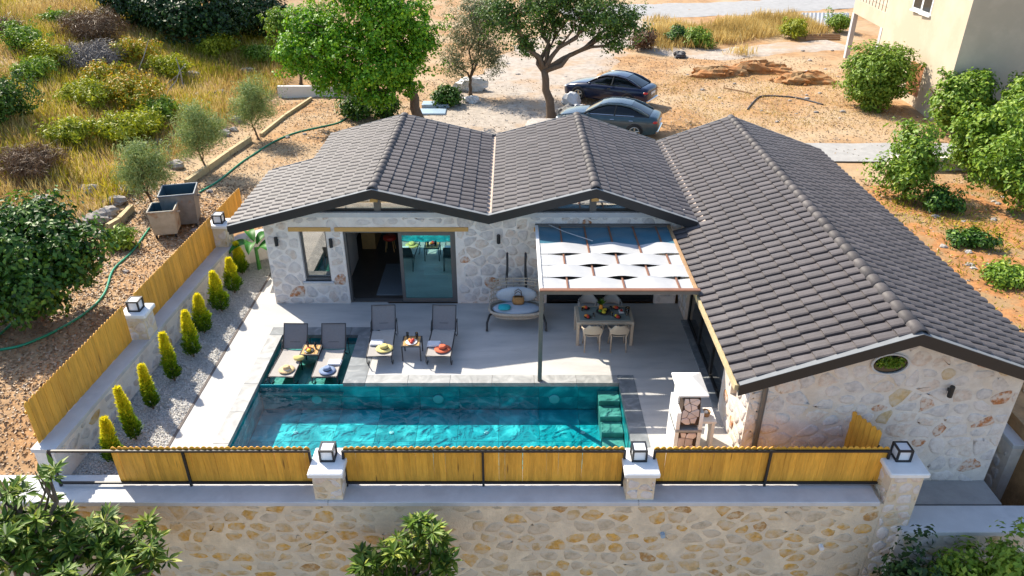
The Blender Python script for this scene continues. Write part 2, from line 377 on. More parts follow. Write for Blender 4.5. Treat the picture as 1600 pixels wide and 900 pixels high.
def inst(name, me, parent, M4):
    o = bpy.data.objects.new(name, me); COL.objects.link(o); o.parent = parent
    M4 = Matrix.Translation(-wl(parent)) @ M4 if parent is not None else M4
    o.matrix_local = M4; return o
def copy_tree(o, parent=None):
    c = o.copy(); COL.objects.link(c); c.parent = parent
    for ch in [k for k in bpy.data.objects if k.parent == o]: copy_tree(ch, c)
    return c
def single(name, mb, m, label, cat, group=None, smooth=False, kind=None):
    o = mb.build(name, m, None, smooth=smooth); return tag(o, label, cat, group, kind)
def struct(name, mb, m, smooth=False):
    o = mb.build(name, m, None, smooth=smooth, origin=(0, 0, 0)); o['kind'] = 'structure'; return o

# ------------------------------------------------------------------ foliage helpers
def leaf_obj(name, C, D, N, L, W, rnd, m, parent=None, fold=.25, kind=None):
    n = len(C); D = D / (np.linalg.norm(D, axis=1, keepdims=True) + 1e-9)
    S = np.cross(D, N); S /= (np.linalg.norm(S, axis=1, keepdims=True) + 1e-9); U = np.cross(S, D)
    L = np.broadcast_to(np.asarray(L, float).reshape(-1, 1), (n, 1)); W = np.broadcast_to(np.asarray(W, float).reshape(-1, 1), (n, 1))
    V = np.empty((n, 4, 3)); V[:, 0] = C; V[:, 1] = C + D * L * .5 + S * W * .5 + U * W * fold; V[:, 2] = C + D * L; V[:, 3] = C + D * L * .5 - S * W * .5 + U * W * fold
    off = np.array(wl(parent)) if parent is not None else np.array((V[..., 0].mean(), V[..., 1].mean(), V[..., 2].min()))
    V = (V - off).reshape(-1, 3).astype(np.float32)
    I = (np.arange(n)[:, None] * 4 + np.array([0, 1, 2, 0, 2, 3])[None]).reshape(-1).astype(np.int32)
    me = bpy.data.meshes.new(name); me.vertices.add(n * 4); me.vertices.foreach_set('co', V.reshape(-1))
    me.loops.add(len(I)); me.loops.foreach_set('vertex_index', I)
    me.polygons.add(2 * n); me.polygons.foreach_set('loop_start', np.arange(0, 6 * n, 3, dtype=np.int32))
    a = me.attributes.new('rnd', 'FLOAT', 'POINT'); a.data.foreach_set('value', np.repeat(np.clip(rnd, 0, 1), 4).astype(np.float32))
    me.materials.append(m); me.update(calc_edges=True); me.validate()
    o = bpy.data.objects.new(name, me); COL.objects.link(o)
    if parent is not None: o.parent = parent
    else: o.location = off
    if kind: o['kind'] = kind
    return o
def lobes_leaves(lobes, n, size, aspect, m, parent, name='crown', clump=.32, droop=.25, up=.55, sizevar=.35, rosette=0, shell=.5):
    """lobes: list of (centre, (rx,ry,rz)); leaves sit in clumps spread through each lobe's volume"""
    vol = np.array([l[1][0] * l[1][1] * l[1][2] for l in lobes]) ** .7; vol /= vol.sum()
    Cs = []; Ns = []
    for (c, r), q in zip(lobes, vol):
        k = int(n * q); nc = max(5, int(k / 26))
        d = RNG.normal(size=(nc, 3)); d /= np.linalg.norm(d, axis=1, keepdims=True)
        rad = shell + (1 - shell) * RNG.random((nc, 1)) ** .6
        rad *= RNG.uniform(.72, 1.18, (nc, 1)); rad *= 1 + .22 * np.sin(d[:, :1] * 5 + d[:, 1:2] * 4 + 3 * d[:, 2:3] + c[0])
        cc = np.array(c) + d * rad * np.array(r)
        idx = RNG.integers(0, nc, k)
        cr = clump * (.6 + .8 * RNG.random((nc, 1)))
        dd = RNG.normal(size=(k, 3)); dd /= np.linalg.norm(dd, axis=1, keepdims=True)
        dd[:, 2] *= .75
        if rosette: pos = cc[idx] + dd * .02; nrm = dd
        else: pos = cc[idx] + dd * cr[idx] * (RNG.random((k, 1)) ** .5); nrm = dd * .8 + d[idx] * .5
        Cs.append(pos); Ns.append(nrm)
    C = np.concatenate(Cs); N = np.concatenate(Ns); k = len(C)
    if rosette:
        D = N * np.array([1, 1, .55]) + np.array([0, 0, .15 - droop * .5]); NN = np.tile([[0, 0, 1.]], (k, 1)) + .3 * RNG.normal(size=(k, 3))
    else:
        NN = N + np.array([0, 0, up]) + .35 * RNG.normal(size=(k, 3)); D = np.cross(NN, RNG.normal(size=(k, 3))); D[:, 2] -= droop * np.linalg.norm(D, axis=1)
    L = size * (1 - sizevar + 2 * sizevar * RNG.random(k))
    return leaf_obj(name, C, D, NN, L, L * aspect, np.clip(RNG.normal(.5, .24, k), 0, 1), m, parent)
def limb_path(a, b, sag=.12, n=5, seed=0):
    rg = random.Random(seed); a = Vector(a); b = Vector(b); out = []
    for k in range(n + 1):
        t = k / n; p = a.lerp(b, t); j = (b - a).length * sag * math.sin(math.pi * t)
        out.append(p + Vector((rg.uniform(-j, j), rg.uniform(-j, j), rg.uniform(0, j)))); 
    return out
def tree(name, label, base, fork, r, lobes, nleaf, size, aspect, lm, cat='tree', group=None, bark='bark', **kw):
    base = Vector(base); t = thing(name, label, cat, base, 0, group); fork = Vector(fork)
    mb = MB(); seed = int(abs(base.x * 31 + base.y * 17))
    mb.tube([base - Vector((0, 0, .3)), base + Vector((0, 0, .05))] + limb_path(base.lerp(fork, .15), fork, .05, 4, seed), [r * 1.5, r * 1.25] + [r * (1 - .07 * k) for k in range(5)], 9)
    for k, (c, rr) in enumerate(lobes):
        pth = limb_path(fork - Vector((0, 0, .1)), c, .12, 5, seed + k)
        mb.tube(pth, [r * .62 * (1 - .15 * q) for q in range(6)], 7)
        rg = random.Random(seed + k * 7)
        for q in range(4):
            e = Vector(c) + Vector((rg.uniform(-1, 1) * rr[0], rg.uniform(-1, 1) * rr[1], rg.uniform(-.4, .9) * rr[2])) * .8
            mb.tube(limb_path(pth[2 + q % 3], e, .1, 3, seed + q), [r * .25, r * .18, r * .12, r * .06], 5)
    mb.build('trunk', MT[bark], t, smooth=True)
    lobes_leaves([(tuple(c), rr) for c, rr in lobes], nleaf, size, aspect, LF[lm], t, **kw)
    return t
def shrub(name, label, base, rx, h, nleaf, size, aspect, lm, cat='shrub', group=None, nl=5, **kw):
    base = Vector(base); t = thing(name, label, cat, base, 0, group); rg = random.Random(int(abs(base.x * 91 + base.y * 13)))
    mb = MB(); lobes = []
    for k in range(nl):
        a = 6.283 * k / nl + rg.uniform(-.4, .4); d = rx * (.0 if k == 0 else rg.uniform(.3, .62))
        c = base + Vector((d * math.cos(a), d * math.sin(a) * .8, h * rg.uniform(.42, .66))); lobes.append((tuple(c), (rx * .55, rx * .5, h * .42)))
        mb.tube(limb_path(base - Vector((0, 0, .1)), c, .12, 3, k), [.035, .028, .02, .01], 5)
    mb.build('stems', MT['twig'], t)
    lobes_leaves(lobes, nleaf, size, aspect, LF[lm], t, name='foliage', **kw); return t
def blades(name, pts, h, wd, m, label, cat, lean=.35):
    n = len(pts); C = np.array(pts); D = np.stack([RNG.normal(0, lean, n), RNG.normal(0, lean, n), np.ones(n)], 1)
    NN = RNG.normal(size=(n, 3)); NN[:, 2] *= .2
    L = h * (.5 + RNG.random(n)); q = .5 + .3 * np.sin(C[:, 0] * .7) * np.cos(C[:, 1] * .6 + C[:, 0] * .2) + RNG.normal(0, .2, n)
    o = leaf_obj(name, C, D, NN, L, wd, q, m, None, fold=.1); tag(o, label, cat, None, 'stuff'); return o

# ------------------------------------------------------------------ ground
_g0 = ground_z
def in_plot(x, y):
    if not (wallx(y) + .1 < x < 11.2): return False
    return y < (21.9 if x < -6.0 else 24.3)
def ground_z(x, y):
    if y < 10.95: return -3.2
    if in_plot(x, y): return -2.2
    z = .35
    if x < 0: z += .15 * sstep(-4, -8, x)
    if x < -9: z -= .4 * (1 - sstep(11.2, 14, y))
    edge = -13.6 + .10 * max(0, y - 23)
    if x < edge: z += min(7.5, .21 * (edge - x))
    amp = .04 + .12 * sstep(-14, -18, x) + .04 * sstep(30, 45, y)
    return z + amp * bumpn(x, y)
xs = sorted(set([-90, -75, -62] + list(np.arange(-54, -14, .8)) + list(np.arange(-14, -10, .4)) + [-9.75, -9.5, -9.33, -9.29, -9.0, -8, -7, -6.02, -5.98] + list(np.arange(-5, 11, 1.)) + [11.18, 11.22] + list(np.arange(11.6, 14.9, .5)) + [14.98, 15.02] + list(np.arange(15.5, 30, .7)) + list(np.arange(30, 60, 2.)) + [70, 90]))
ys = sorted(set([-10, 0, 5, 8, 10, 10.93, 10.97] + list(np.arange(11.3, 21.8, .5)) + [21.88, 21.92, 22.3, 23, 23.7, 24.28, 24.32] + list(np.arange(24.6, 29, .4)) + [29.18, 29.22] + list(np.arange(29.6, 60, .6)) + list(np.arange(60, 130, 2.5)) + [150]))
mb = MB(); rows = []
for y in ys:
    row = []
    for x in xs:
        xx = x + .05 * (y - 15.9) * max(0, 1 - abs(x + 9.3) / 3) * (1 if 10.9 < y < 24 else 0)
        row.append((xx, y, ground_z(xx, y)))
    rows.append(row)
mb.grid(rows); struct('ground', mb, MT['dirt'], smooth=False)
def strip(name, pts, width, m, dz=.03, wig=.25, label=None):
    mb = MB(); rows = []; pts = [Vector(p) for p in pts]; fine = []
    for a, b in zip(pts, pts[1:]):
        for k in range(10): fine.append(a.lerp(b, k / 10))
    fine.append(pts[-1])
    for i, p in enumerate(fine):
        d = (fine[min(i + 1, len(fine) - 1)] - fine[max(0, i - 1)]); d.z = 0; d.normalize(); n = Vector((-d.y, d.x, 0)); row = []
        wv = width * (1 + wig * bumpn(p.x * 1.3, p.y * 1.1))
        for k in range(9):
            q = p + n * wv * (k / 8 - .5); row.append((q.x, q.y, max(ground_z(q.x, q.y), ground_z(q.x + .2, q.y), ground_z(q.x, q.y + .2), ground_z(q.x - .2, q.y), ground_z(q.x, q.y - .2)) + dz - (.05 if k in (0, 8) else 0)))
        rows.append(row)
    mb.grid(rows); return struct(name, mb, m, True)
strip('dirt_track', [P(720, 205, .4), P(790, 160, .4), P(850, 110, .35), P(900, 70, .35), P(960, 35, .35), P(1010, 10, .35)], 7.5, MT['track'])
strip('road', [P(880, 22, .4), P(1000, 16, .4), P(1130, 13, .4), P(1300, 2, .4), P(1420, -6, .4)], 7.0, MT['road'], .05, .05)
strip('bare_soil', [P(1425, 290, .35), P(1500, 340, .35), P(1560, 420, .35), P(1640, 520, .35)], 7.0, MT['redearth'], .03, .35)
strip('path', [P(1000, 72, .4), P(1120, 85, .4), P(1210, 75, .4), P(1310, 68, .4)], 3.2, MT['track'], .04)

# courtyard floor sheets
PX0, PX1, PY0, PY1 = -6.2, 2.62, 11.95, 14.97       # deep pool
LX1, LY1 = -4.15, 17.15                              # shallow ledge
mb = MB()
def flat(x0, x1, y0, y1, z0=-.12, z=0): mb.box((x0, y0, z0), (x1, y1, z))
CW = .36
flat(-7.46, PX0 - CW, 11.58, 21.9); flat(PX0 - CW, LX1 + .55, LY1 + .4, 21.9); flat(LX1 + .55, 4.8, PY1 + .34, 18.85)
flat(PX1 + .4, 4.8, 11.58, PY1 + .34); flat(PX0 - CW, PX1 + .4, 11.58, PY0 - .3)
struct('terrace', mb, MT['terrace'])
mb = MB(); mb.box((-9.6, 11.4, -.3), (-7.52, 21.9, -.02)); struct('gravel_bed', mb, MT['gravel_bed'])
mb = MB(); mb.box((-7.52, 11.58, -.2), (-7.463, 21.9, .012)); struct('kerb_strip', mb, MT['darkkerb'])
n = 26000; C = np.stack([RNG.uniform(-9.2, -7.53, n), RNG.uniform(11.6, 21.8, n), RNG.uniform(-.02, -.005, n)], 1)
go = leaf_obj('gravel', C, RNG.normal(size=(n, 3)) * np.array([1, 1, .25]), np.tile([[0, 0, 1.]], (n, 1)) + .5 * RNG.normal(size=(n, 3)), RNG.uniform(.03, .06, n), RNG.uniform(.02, .045, n), RNG.random(n), MT['gravel'], fold=.3)
tag(go, 'pale grey gravel strip between the low wall and the terrace', 'gravel', None, 'stuff')
mb = MB(); mb.box((4.6, 11.5, -.75), (10.2, 12.25, -.55)); struct('path', mb, MT['concrete'])
# ------------------------------------------------------------------ pool
pool = thing('swimming_pool', 'turquoise swimming pool lined with dark green marble tiles', 'pool', ((PX0 + PX1) / 2, 13.4, -1.1))
ZW, ZF, ZL = -.10, -.80, -.27
mb = MB()
mb.box((PX0 - .1, PY0 - .1, ZF - .2), (PX1 + .1, PY1 + .1, ZF - .02)); mb.box((PX0 - .15, PY0 - .1, ZF), (PX0 - .02, LY1 + .1, -.07)); mb.box((PX1 + .02, PY0 - .1, ZF), (PX1 + .15, PY1 + .02, -.07))
mb.box((PX0 - .02, PY0 - .15, ZF), (PX1 + .02, PY0 - .02, -.07)); mb.box((LX1 + .02, PY1 + .02, ZF), (PX1 + .02, PY1 + .15, -.07))
mb.box((LX1 + .02, PY1 + .15, ZF), (LX1 + .15, LY1 + .02, -.07)); mb.box((PX0 - .02, LY1 + .02, ZF), (LX1 + .02, LY1 + .15, -.07)); mb.box((PX0 - .02, PY1 + .02, ZF), (LX1 + .02, LY1 + .02, ZL - .02))
mb.build('basin', MT['grout'], pool)
def tiles(parent, name, m, o, U, V, N, nu, nv, lu, lv, gap=.006, th=.015):
    tb = MB(); tb.bbox((gap / 2, gap / 2, 0), (lu - gap / 2, lv - gap / 2, th), .003); me = tb.mesh(name, None, [m])
    for i in range(nu):
        for j in range(nv):
            M4 = Matrix((( U.x, V.x, N.x, 0), (U.y, V.y, N.y, 0), (U.z, V.z, N.z, 0), (0, 0, 0, 1))); p = o + U * lu * i + V * lv * j
            inst(name, me, parent, Matrix.Translation(p) @ M4)
X_, Y_, Z_ = Vector((1, 0, 0)), Vector((0, 1, 0)), Vector((0, 0, 1))
tiles(pool, 'tile', MT['pooltile'], Vector((PX0, PY0, ZF - .02)), X_, Y_, Z_, 9, 5, (PX1 - PX0) / 9, (PY1 - PY0) / 5)
hw = ZW + .05 - ZF
tiles(pool, 'tile', MT['pooltile'], Vector((PX0, PY1 + .02, ZF)), X_, Z_, -Y_, 9, 2, (PX1 - PX0) / 9, hw / 2)
tiles(pool, 'tile', MT['pooltile'], Vector((PX0 - .02, PY0, ZF)), Y_, Z_, X_, 3, 2, (PY1 - PY0) / 3, hw / 2)
tiles(pool, 'tile', MT['pooltile'], Vector((PX1 + .02, PY1, ZF)), -Y_, Z_, -X_, 3, 2, (PY1 - PY0) / 3, hw / 2)
tiles(pool, 'ledge_tile', MT['ledgetile'], Vector((PX0, PY1 - .12, ZL - .02)), X_, Y_, Z_, 2, 2, (LX1 - PX0) / 2, (LY1 - PY1 + .12) / 2)
tiles(pool, 'ledge_tile', MT['pooltile'], Vector((PX0, LY1 + .02, ZL)), X_, Z_, -Y_, 2, 1, (LX1 - PX0) / 2, .2)
tiles(pool, 'ledge_tile', MT['pooltile'], Vector((PX0 - .02, PY1, ZL)), Y_, Z_, X_, 2, 1, (LY1 - PY1) / 2, .2)
tiles(pool, 'ledge_tile', MT['pooltile'], Vector((LX1 + .02, LY1, ZL)), -Y_, Z_, -X_, 2, 1, (LY1 - PY1) / 2, .2)
for k in range(4):
    sb = MB(); y0 = PY1 - .28 - .42 * k; sb.bbox((PX1 - .52, y0 - .14, ZF), (PX1 - .01, y0 + .28, -.22 - .14 * k), .012); sb.build('step', [MT['ledgetile'], ][0], pool)
wb = MB(); nx = 2
wb.grid([[(PX0 - .01, y, ZW), (PX1 + .01, y, ZW)] for y in (PY0 - .01, PY1 + .01)]); wb.grid([[(PX0 - .01, y, ZW), (LX1 + .01, y, ZW)] for y in (PY1 + .01, LY1 + .01)])
wb.build('water', MT['water'], pool)
for px in (495, 685, 866):
    lb = MB(); c = PY(px, 623, PY1); i0 = len(lb.v); lb.lathe([(.13, 0), (.13, .02), (.10, .035)], (0, 0, 0), 16); me = lb.mesh('pool_light', None, [MT['lampglass']])
    inst('pool_light', me, pool, Matrix.Translation(Vector((c.x, PY1 - .012, c.z))) @ Matrix.Rotation(R(90), 4, 'X'))
for px in (462, 612, 760, 911):
    lb = MB(); lb.lathe([(.055, 0), (.055, .012), (.03, .02)], (0, 0, 0), 12); inst('floor_nozzle', lb.mesh('floor_nozzle', None, [MT['lampglass']]), pool, Matrix.Translation(P(px, 676, ZF + .0)))
# coping slabs
def coping(x0, x1, y0, y1, nx, ny, m=MT['coping']):
    for i in range(nx):
        for j in range(ny):
            a = MB(); dx = (x1 - x0) / nx; dy = (y1 - y0) / ny
            a.bbox((x0 + i * dx + .003, y0 + j * dy + .003, -.1), (x0 + (i + 1) * dx - .003, y0 + (j + 1) * dy - .003, .006), .004); a.build('coping_slab', m, pool)
coping(PX0 - CW, PX0, PY0 - .3, LY1, 1, 5); coping(PX0 - CW, LX1 + .5, LY1, LY1 + .4, 4, 1, MT['copingdark'])
coping(LX1, LX1 + .55, PY1, LY1, 1, 3, MT['copingdark']); coping(LX1 + .55, PX1, PY1, PY1 + .34, 6, 1)
coping(PX1, PX1 + .4, PY0 - .3, PY1 + .34, 1, 4, MT['copingdark']); coping(PX0, PX1, PY0 - .3, PY0, 7, 1)

# ------------------------------------------------------------------ rubble stones
def clip(poly, n, d):
    out = []
    for i in range(len(poly)):
        a, b = poly[i], poly[(i + 1) % len(poly)]; da = a[0] * n[0] + a[1] * n[1] - d; db = b[0] * n[0] + b[1] * n[1] - d
        if da <= 0: out.append(a)
        if (da < 0 < db) or (db < 0 < da):
            t = da / (da - db); out.append((a[0] + (b[0] - a[0]) * t, a[1] + (b[1] - a[1]) * t))
    return out
def stones(parent, poly, su, sv, o, U, V, N, pal, wts, rects=(), joint=.035, proud=.018, skip=.12, maxparts=300, seed=1, crisp=False):
    rg = random.Random(seed); us = [p[0] for p in poly]; vs = [p[1] for p in poly]; sites = []
    nv = int((max(vs) - min(vs)) / sv) + 2; nu = int((max(us) - min(us)) / su) + 2
    for j in range(-1, nv):
        for i in range(-1, nu):
            sites.append((min(us) + (i + .5 + .5 * (j % 2) + rg.uniform(-.45, .45)) * su, min(vs) + (j + .5 + rg.uniform(-.46, .46)) * sv))
    S = np.array(sites) / np.array([su, sv]); out = []
    for k, (u, v) in enumerate(sites):
        if any(r[0] < u < r[1] and r[2] < v < r[3] for r in rects): continue
        d2 = ((S - S[k]) ** 2).sum(1); near = np.argsort(d2)[1:16]
        pl = [(p[0] / su, p[1] / sv) for p in poly]; a = S[k]
        ok = True
        for q in near:
            b = S[q]; n = (b[0] - a[0], b[1] - a[1]); pl = clip(pl, n, (n[0] * (a[0] + b[0]) + n[1] * (a[1] + b[1])) / 2)
            if len(pl) < 3: ok = False; break
        if not ok: continue
        pl = [(p[0] * su, p[1] * sv) for p in pl]
        for r in rects:
            if min(p[0] for p in pl) < r[1] and max(p[0] for p in pl) > r[0] and min(p[1] for p in pl) < r[3] and max(p[1] for p in pl) > r[2]:
                if u <= r[0]: pl = clip(pl, (1, 0), r[0])
                elif u >= r[1]: pl = clip(pl, (-1, 0), -r[1])
                elif v <= r[2]: pl = clip(pl, (0, 1), r[2])
                else: pl = clip(pl, (0, -1), -r[3])
                if len(pl) < 3: break
        if len(pl) < 3: continue
        cu = sum(p[0] for p in pl) / len(pl); cv = sum(p[1] for p in pl) / len(pl)
        ex = max(p[0] for p in pl) - min(p[0] for p in pl); ey = max(p[1] for p in pl) - min(p[1] for p in pl)
        if min(ex, ey) < .09 or rg.random() < skip: continue
        k1 = 1 - 2 * joint * rg.uniform(.6, 1.5) / min(ex, ey); 
        if k1 < .3: continue
        pl = [(cu + (p[0] - cu) * k1, cv + (p[1] - cv) * k1) for p in pl]
        for _ in range(0 if crisp else 2 if len(pl) < 6 else 1):
            pl = [q for a_, b_ in zip(pl, pl[1:] + pl[:1]) for q in ((a_[0] * .73 + b_[0] * .27, a_[1] * .73 + b_[1] * .27), (a_[0] * .27 + b_[0] * .73, a_[1] * .27 + b_[1] * .73))]
        if len(pl) > 16: pl = pl[::2]
        if not crisp: pl = [(p[0] + rg.uniform(-.018, .018), p[1] + rg.uniform(-.018, .018)) for p in pl]
        out.append((cu, cv, pl, proud * rg.uniform(.5, 1.5), rg.choices(range(len(pal)), wts)[0], ex * ey))
    out.sort(key=lambda s: -s[5])
    def add(mb, st):
        cu, cv, pl, h, _, _ = st; n = len(pl); i = len(mb.v)
        for (sc_, hh) in ((1, -.004), (.93, h * .75), (.62, h)):
            for p in pl: mb.v.append(o + U * (cu + (p[0] - cu) * sc_) + V * (cv + (p[1] - cv) * sc_) + N * hh)
        for l in (0, n):
            for q in range(n): mb.face([i + l + q, i + l + (q + 1) % n, i + l + n + (q + 1) % n, i + l + n + q])
        mb.face([i + 2 * n + q for q in range(n)])
    for st in out[:maxparts]:
        m1 = MB(); add(m1, st); m1.build('stone', pal[st[4]], parent, smooth=True)
    if len(out) > maxparts:
        m1 = MB()
        for st in out[maxparts:]: m1.cur = st[4]; add(m1, st)
        ob = m1.build('stone', list(pal), parent, smooth=True); ob['kind'] = 'stuff'
    return len(out)

# ------------------------------------------------------------------ roofs
TL, TW = .37, .30
tb = MB(); prof = [(0, -.004), (.034, -.004), (.042, .046), (.072, .064), (.155, .074), (.238, .064), (.268, .046), (.276, -.004), (.302, -.004)]
rowsT = []
for (u, lift) in ((-.05, .0), (TL, .036)): rowsT.append([(u, wv, z + lift) for wv, z in prof])
rowsT.append([(TL, wv, z + .036 - .04) for wv, z in prof])
tb.grid(rowsT); tile_me = tb.mesh('tile', None, [MT['tile']], False)
for p in list(tile_me.polygons)[8:]: p.use_smooth = False
def lay_tiles(parent, slopes, maxparts=300):
    """slopes: (ridge_x, ridge_z, eave_x, eave_z, y0, y1, keep(u_frac,y)->bool)"""
    Ms = []
    for (rx, rz, ex, ez, y0, y1, keep) in slopes:
        dn = Vector((ex - rx, 0, ez - rz)); Ls = dn.length; dn.normalize(); wv = Vector((0, 1, 0)); nn = dn.cross(wv)
        if nn.z < 0: nn = -nn
        nc = max(1, round(Ls / TL)); st = Ls / nc; nr = round((y1 - y0) / TW); sy = (y1 - y0) / nr
        for i in range(nc):
            for j in range(nr):
                p = Vector((rx, 0, rz)) + dn * (i * st); y = y0 + j * sy
                if keep and not keep(p.x + dn.x * st * .5, y + sy / 2): continue
                jt = random.uniform(-.006, .006)
                M4 = Matrix(((dn.x * st / TL, wv.x, nn.x, p.x), (dn.y, wv.y * sy / TW, nn.y, y + jt), (dn.z * st / TL, wv.z, nn.z, p.z + random.uniform(0, .006)), (0, 0, 0, 1)))
                if dn.cross(wv).z < 0: pass
                Ms.append(M4)
    cp = Vector((0, 0, CAMZ)); Ms.sort(key=lambda m: (m.translation - cp).length)
    for M4 in Ms[:maxparts]:
        ob = inst('tile', tile_me, parent, M4); kk = random.uniform(.86, 1.16); ob.color = (kk, kk, kk, 1)
    if len(Ms) > maxparts:
        j = MB(); base = [v.co.copy() for v in tile_me.vertices]; fs = [tuple(p.vertices) for p in tile_me.polygons]
        for M4 in Ms[maxparts:]:
            i = len(j.v); j.v += [M4 @ v for v in base]
            for f in fs: j.face([i + q for q in f])
        off = wl(parent); me = j.mesh('tile', off, [MT['tile']], True, fix=False); nb = len(base); me.polygons.foreach_set('use_smooth', [False] * (16 * (len(j.v) // nb)))
        at = me.attributes.new('tone', 'FLOAT', 'POINT'); at.data.foreach_set('value', np.repeat(RNG.uniform(-.14, .16, len(j.v) // nb), nb).astype(np.float32)); ob = bpy.data.objects.new('tile', me); COL.objects.link(ob); ob.parent = parent; ob['kind'] = 'stuff'
    return len(Ms)
def ridge_caps(parent, x, z, y0, y1):
    a = MB(); n = 8; L = .36; rws = []
    for (yy, k) in ((0, 1.13), (L + .05, 1.0)):
        rws.append([(.135 * k * math.cos(math.pi * q / n), yy, .115 * k * math.sin(math.pi * q / n) - .02) for q in range(n + 1)])
    rws.insert(0, [(p[0] * .8, p[1], p[2] * .8 - .01) for p in rws[0]])
    a.grid(rws); me = a.mesh('ridge_tile', None, [MT['ridge']], True); k = round((y1 - y0) / L)
    for i in range(k): inst('ridge_tile', me, parent, Matrix.Translation((x, y0 + (y1 - y0) * i / k, z + random.uniform(-.006, .006))))

# ------------------------------------------------------------------ main house
FY = 18.85; YR = 18.4; YB = 25.2; YN = 22.6
E0 = (-7.59, 2.62); R1 = (-3.66, 3.66); V1 = (-.62, 2.93); R2 = (2.2, 3.68); E2 = (4.95, 2.74)
house = thing('stone_house', 'pale stone house with a double gabled dark tile roof behind the pool', 'house', (-1, 21, 0))
wx0, wx1, ZT = -6.83, 4.72, 2.72
wall = MB()
OP = [(-5.88, -5.14, .74, 2.3), (-4.67, -1.57, 0, 2.3), (1.0, 4.1, 0, 2.3)]
for a, b in ((wx0, -5.88), (-5.14, -4.67), (-1.57, 1.0), (4.1, wx1)): wall.box((a, FY, 0), (b, FY + .32, 2.3))
wall.box((-5.88, FY, 0), (-5.14, FY + .32, .74)); wall.box((wx0, FY, 2.3), (wx1, FY + .32, ZT))
wall.box((wx0, FY + .32, 0), (wx0 + .3, 22.1, 2.75)); wall.box((wx0 + .3, 21.8, 0), (-5.6, 22.1, 2.95)); wall.box((-5.6, 22.1, 0), (-5.3, 24.4, 2.95)); wall.box((-5.3, 24.1, 0), (4.7, 24.4, 2.8))
wall = wall.build('wall', MT['mortar'], house)
ns = stones(wall, [(wx0, 0), (wx1, 0), (wx1, ZT), (wx0, ZT)], .36, .30, Vector((0, FY, 0)), X_, Z_, -Y_, PAL, [48, 26, 18, 8], [(r[0] - .04, r[1] + .04, r[2] - .04, r[3] + .16) for r in OP], joint=.022, skip=.03, proud=.012, seed=3)
b = MB(); b.box((wx0 + .02, FY - .03, ZT), (wx1, FY + .32, ZT + .14)); b.build('concrete_band', MT['cap'], house)
for x0, x1 in ((-6.15, -4.98), (-5.0 + .12, -1.2), (.6, 1.4)):
    b = MB(); b.bbox((x0, FY - .035, 2.3), (x1, FY + .1, 2.42), .008); b.build('lintel', MT['lintel'], house)
b = MB(); b.bbox((-5.95, FY - .07, .69), (-5.07, FY + .1, .74), .008); b.build('window_sill', MT['cap'], house)
def framed(parent, name, x0, x1, z0, z1, y, gm, fm=None, t=.055, dp=.07):
    f = MB(); f.box((x0, y, z0), (x0 + t, y + dp, z1)); f.box((x1 - t, y, z0), (x1, y + dp, z1)); f.box((x0 + t, y, z0), (x1 - t, y + dp, z0 + t)); f.box((x0 + t, y, z1 - t), (x1 - t, y + dp, z1))
    o = f.build(name, fm or MT['frame'], parent); g = MB(); g.box((x0 + t, y + dp * .4, z0 + t), (x1 - t, y + dp * .4 + .008, z1 - t)); g.build('pane', gm, o); return o
framed(house, 'window', -5.88, -5.14, .74, 2.3, FY + .12, MT['gable_glass'])
f = MB(); f.box((-4.67, FY + .06, 0), (-4.61, FY + .24, 2.3)); f.box((-1.63, FY + .06, 0), (-1.57, FY + .24, 2.3)); f.box((-4.61, FY + .06, 2.22), (-1.63, FY + .24, 2.3)); f.box((-4.61, FY + .06, 0), (-1.63, FY + .24, .03)); f.build('door_frame', MT['frame'], house)
framed(house, 'sliding_door', -3.16, -1.63, .03, 2.22, FY + .08, MT['poolreflglass'], t=.09)
framed(house, 'sliding_door', -3.10, -1.63, .03, 2.22, FY + .17, MT['clear'], t=.09)
for k in range(3): framed(house, 'sliding_door', 1.0 + k * 1.033, 1.0 + (k + 1) * 1.033, 0, 2.3, FY + .1, MT['darkglass'], MT['black'], t=.06)
# gable windows follow the roof slopes
def roofz(x):
    pts = [E0, R1, V1, R2, E2]
    for a, c in zip(pts, pts[1:]):
        if a[0] <= x <= c[0]: return a[1] + (c[1] - a[1]) * (x - a[0]) / (c[0] - a[0])
    return 2.6
zb = ZT + .14
for (xa, xr, xb) in ((-6.45, R1[0], -1.35), (.35, R2[0], 4.3)):
    for (p, q) in ((xa, xr - .09), (xr + .09, xb)):
        zp, zq = max(roofz(p) - .22, zb), max(roofz(q) - .22, zb)
        g = MB(); g.prism([(p, FY + .12, zb + .05), (q, FY + .12, zb + .05), (q, FY + .12, zq), (p, FY + .12, zp)], (0, .01, 0))
        o = g.build('gable_window', MT['gable_glass'], house)
        f = MB(); f.box((min(p, q), FY + .08, zb), (max(p, q), FY + .17, zb + .055)); f.build('frame', MT['black'], o)
    f = MB(); f.box((xr - .09, FY + .06, zb), (xr + .09, FY + .2, roofz(xr) - .2)); f.build('mullion', MT['frame'], house)
    f = MB(); f.bbox((xr - .1, YR + .1, roofz(xr) - .36), (xr + .1, FY + .3, roofz(xr) - .2), .01); f.build('ridge_beam', MT['lintel'], house)
for i in ((-6.83, -6.45), (-1.35, .35), (4.3, 4.72)):
    f = MB(); f.prism([(i[0], FY, zb), (i[1], FY, zb), (i[1], FY, max(zb + .01, roofz(i[1]) - .2)), (i[0], FY, max(zb + .01, roofz(i[0]) - .2))], (0, .3, 0)); f.build('gable_infill', MT['mortar'], house)
roof = MB()
def deck(mb, a, c, y0, y1, t=.17, lift=-.01):
    mb.prism([(a[0], y0, a[1] + lift), (c[0], y0, c[1] + lift), (c[0], y0, c[1] - t), (a[0], y0, a[1] - t)], (0, y1 - y0, 0))
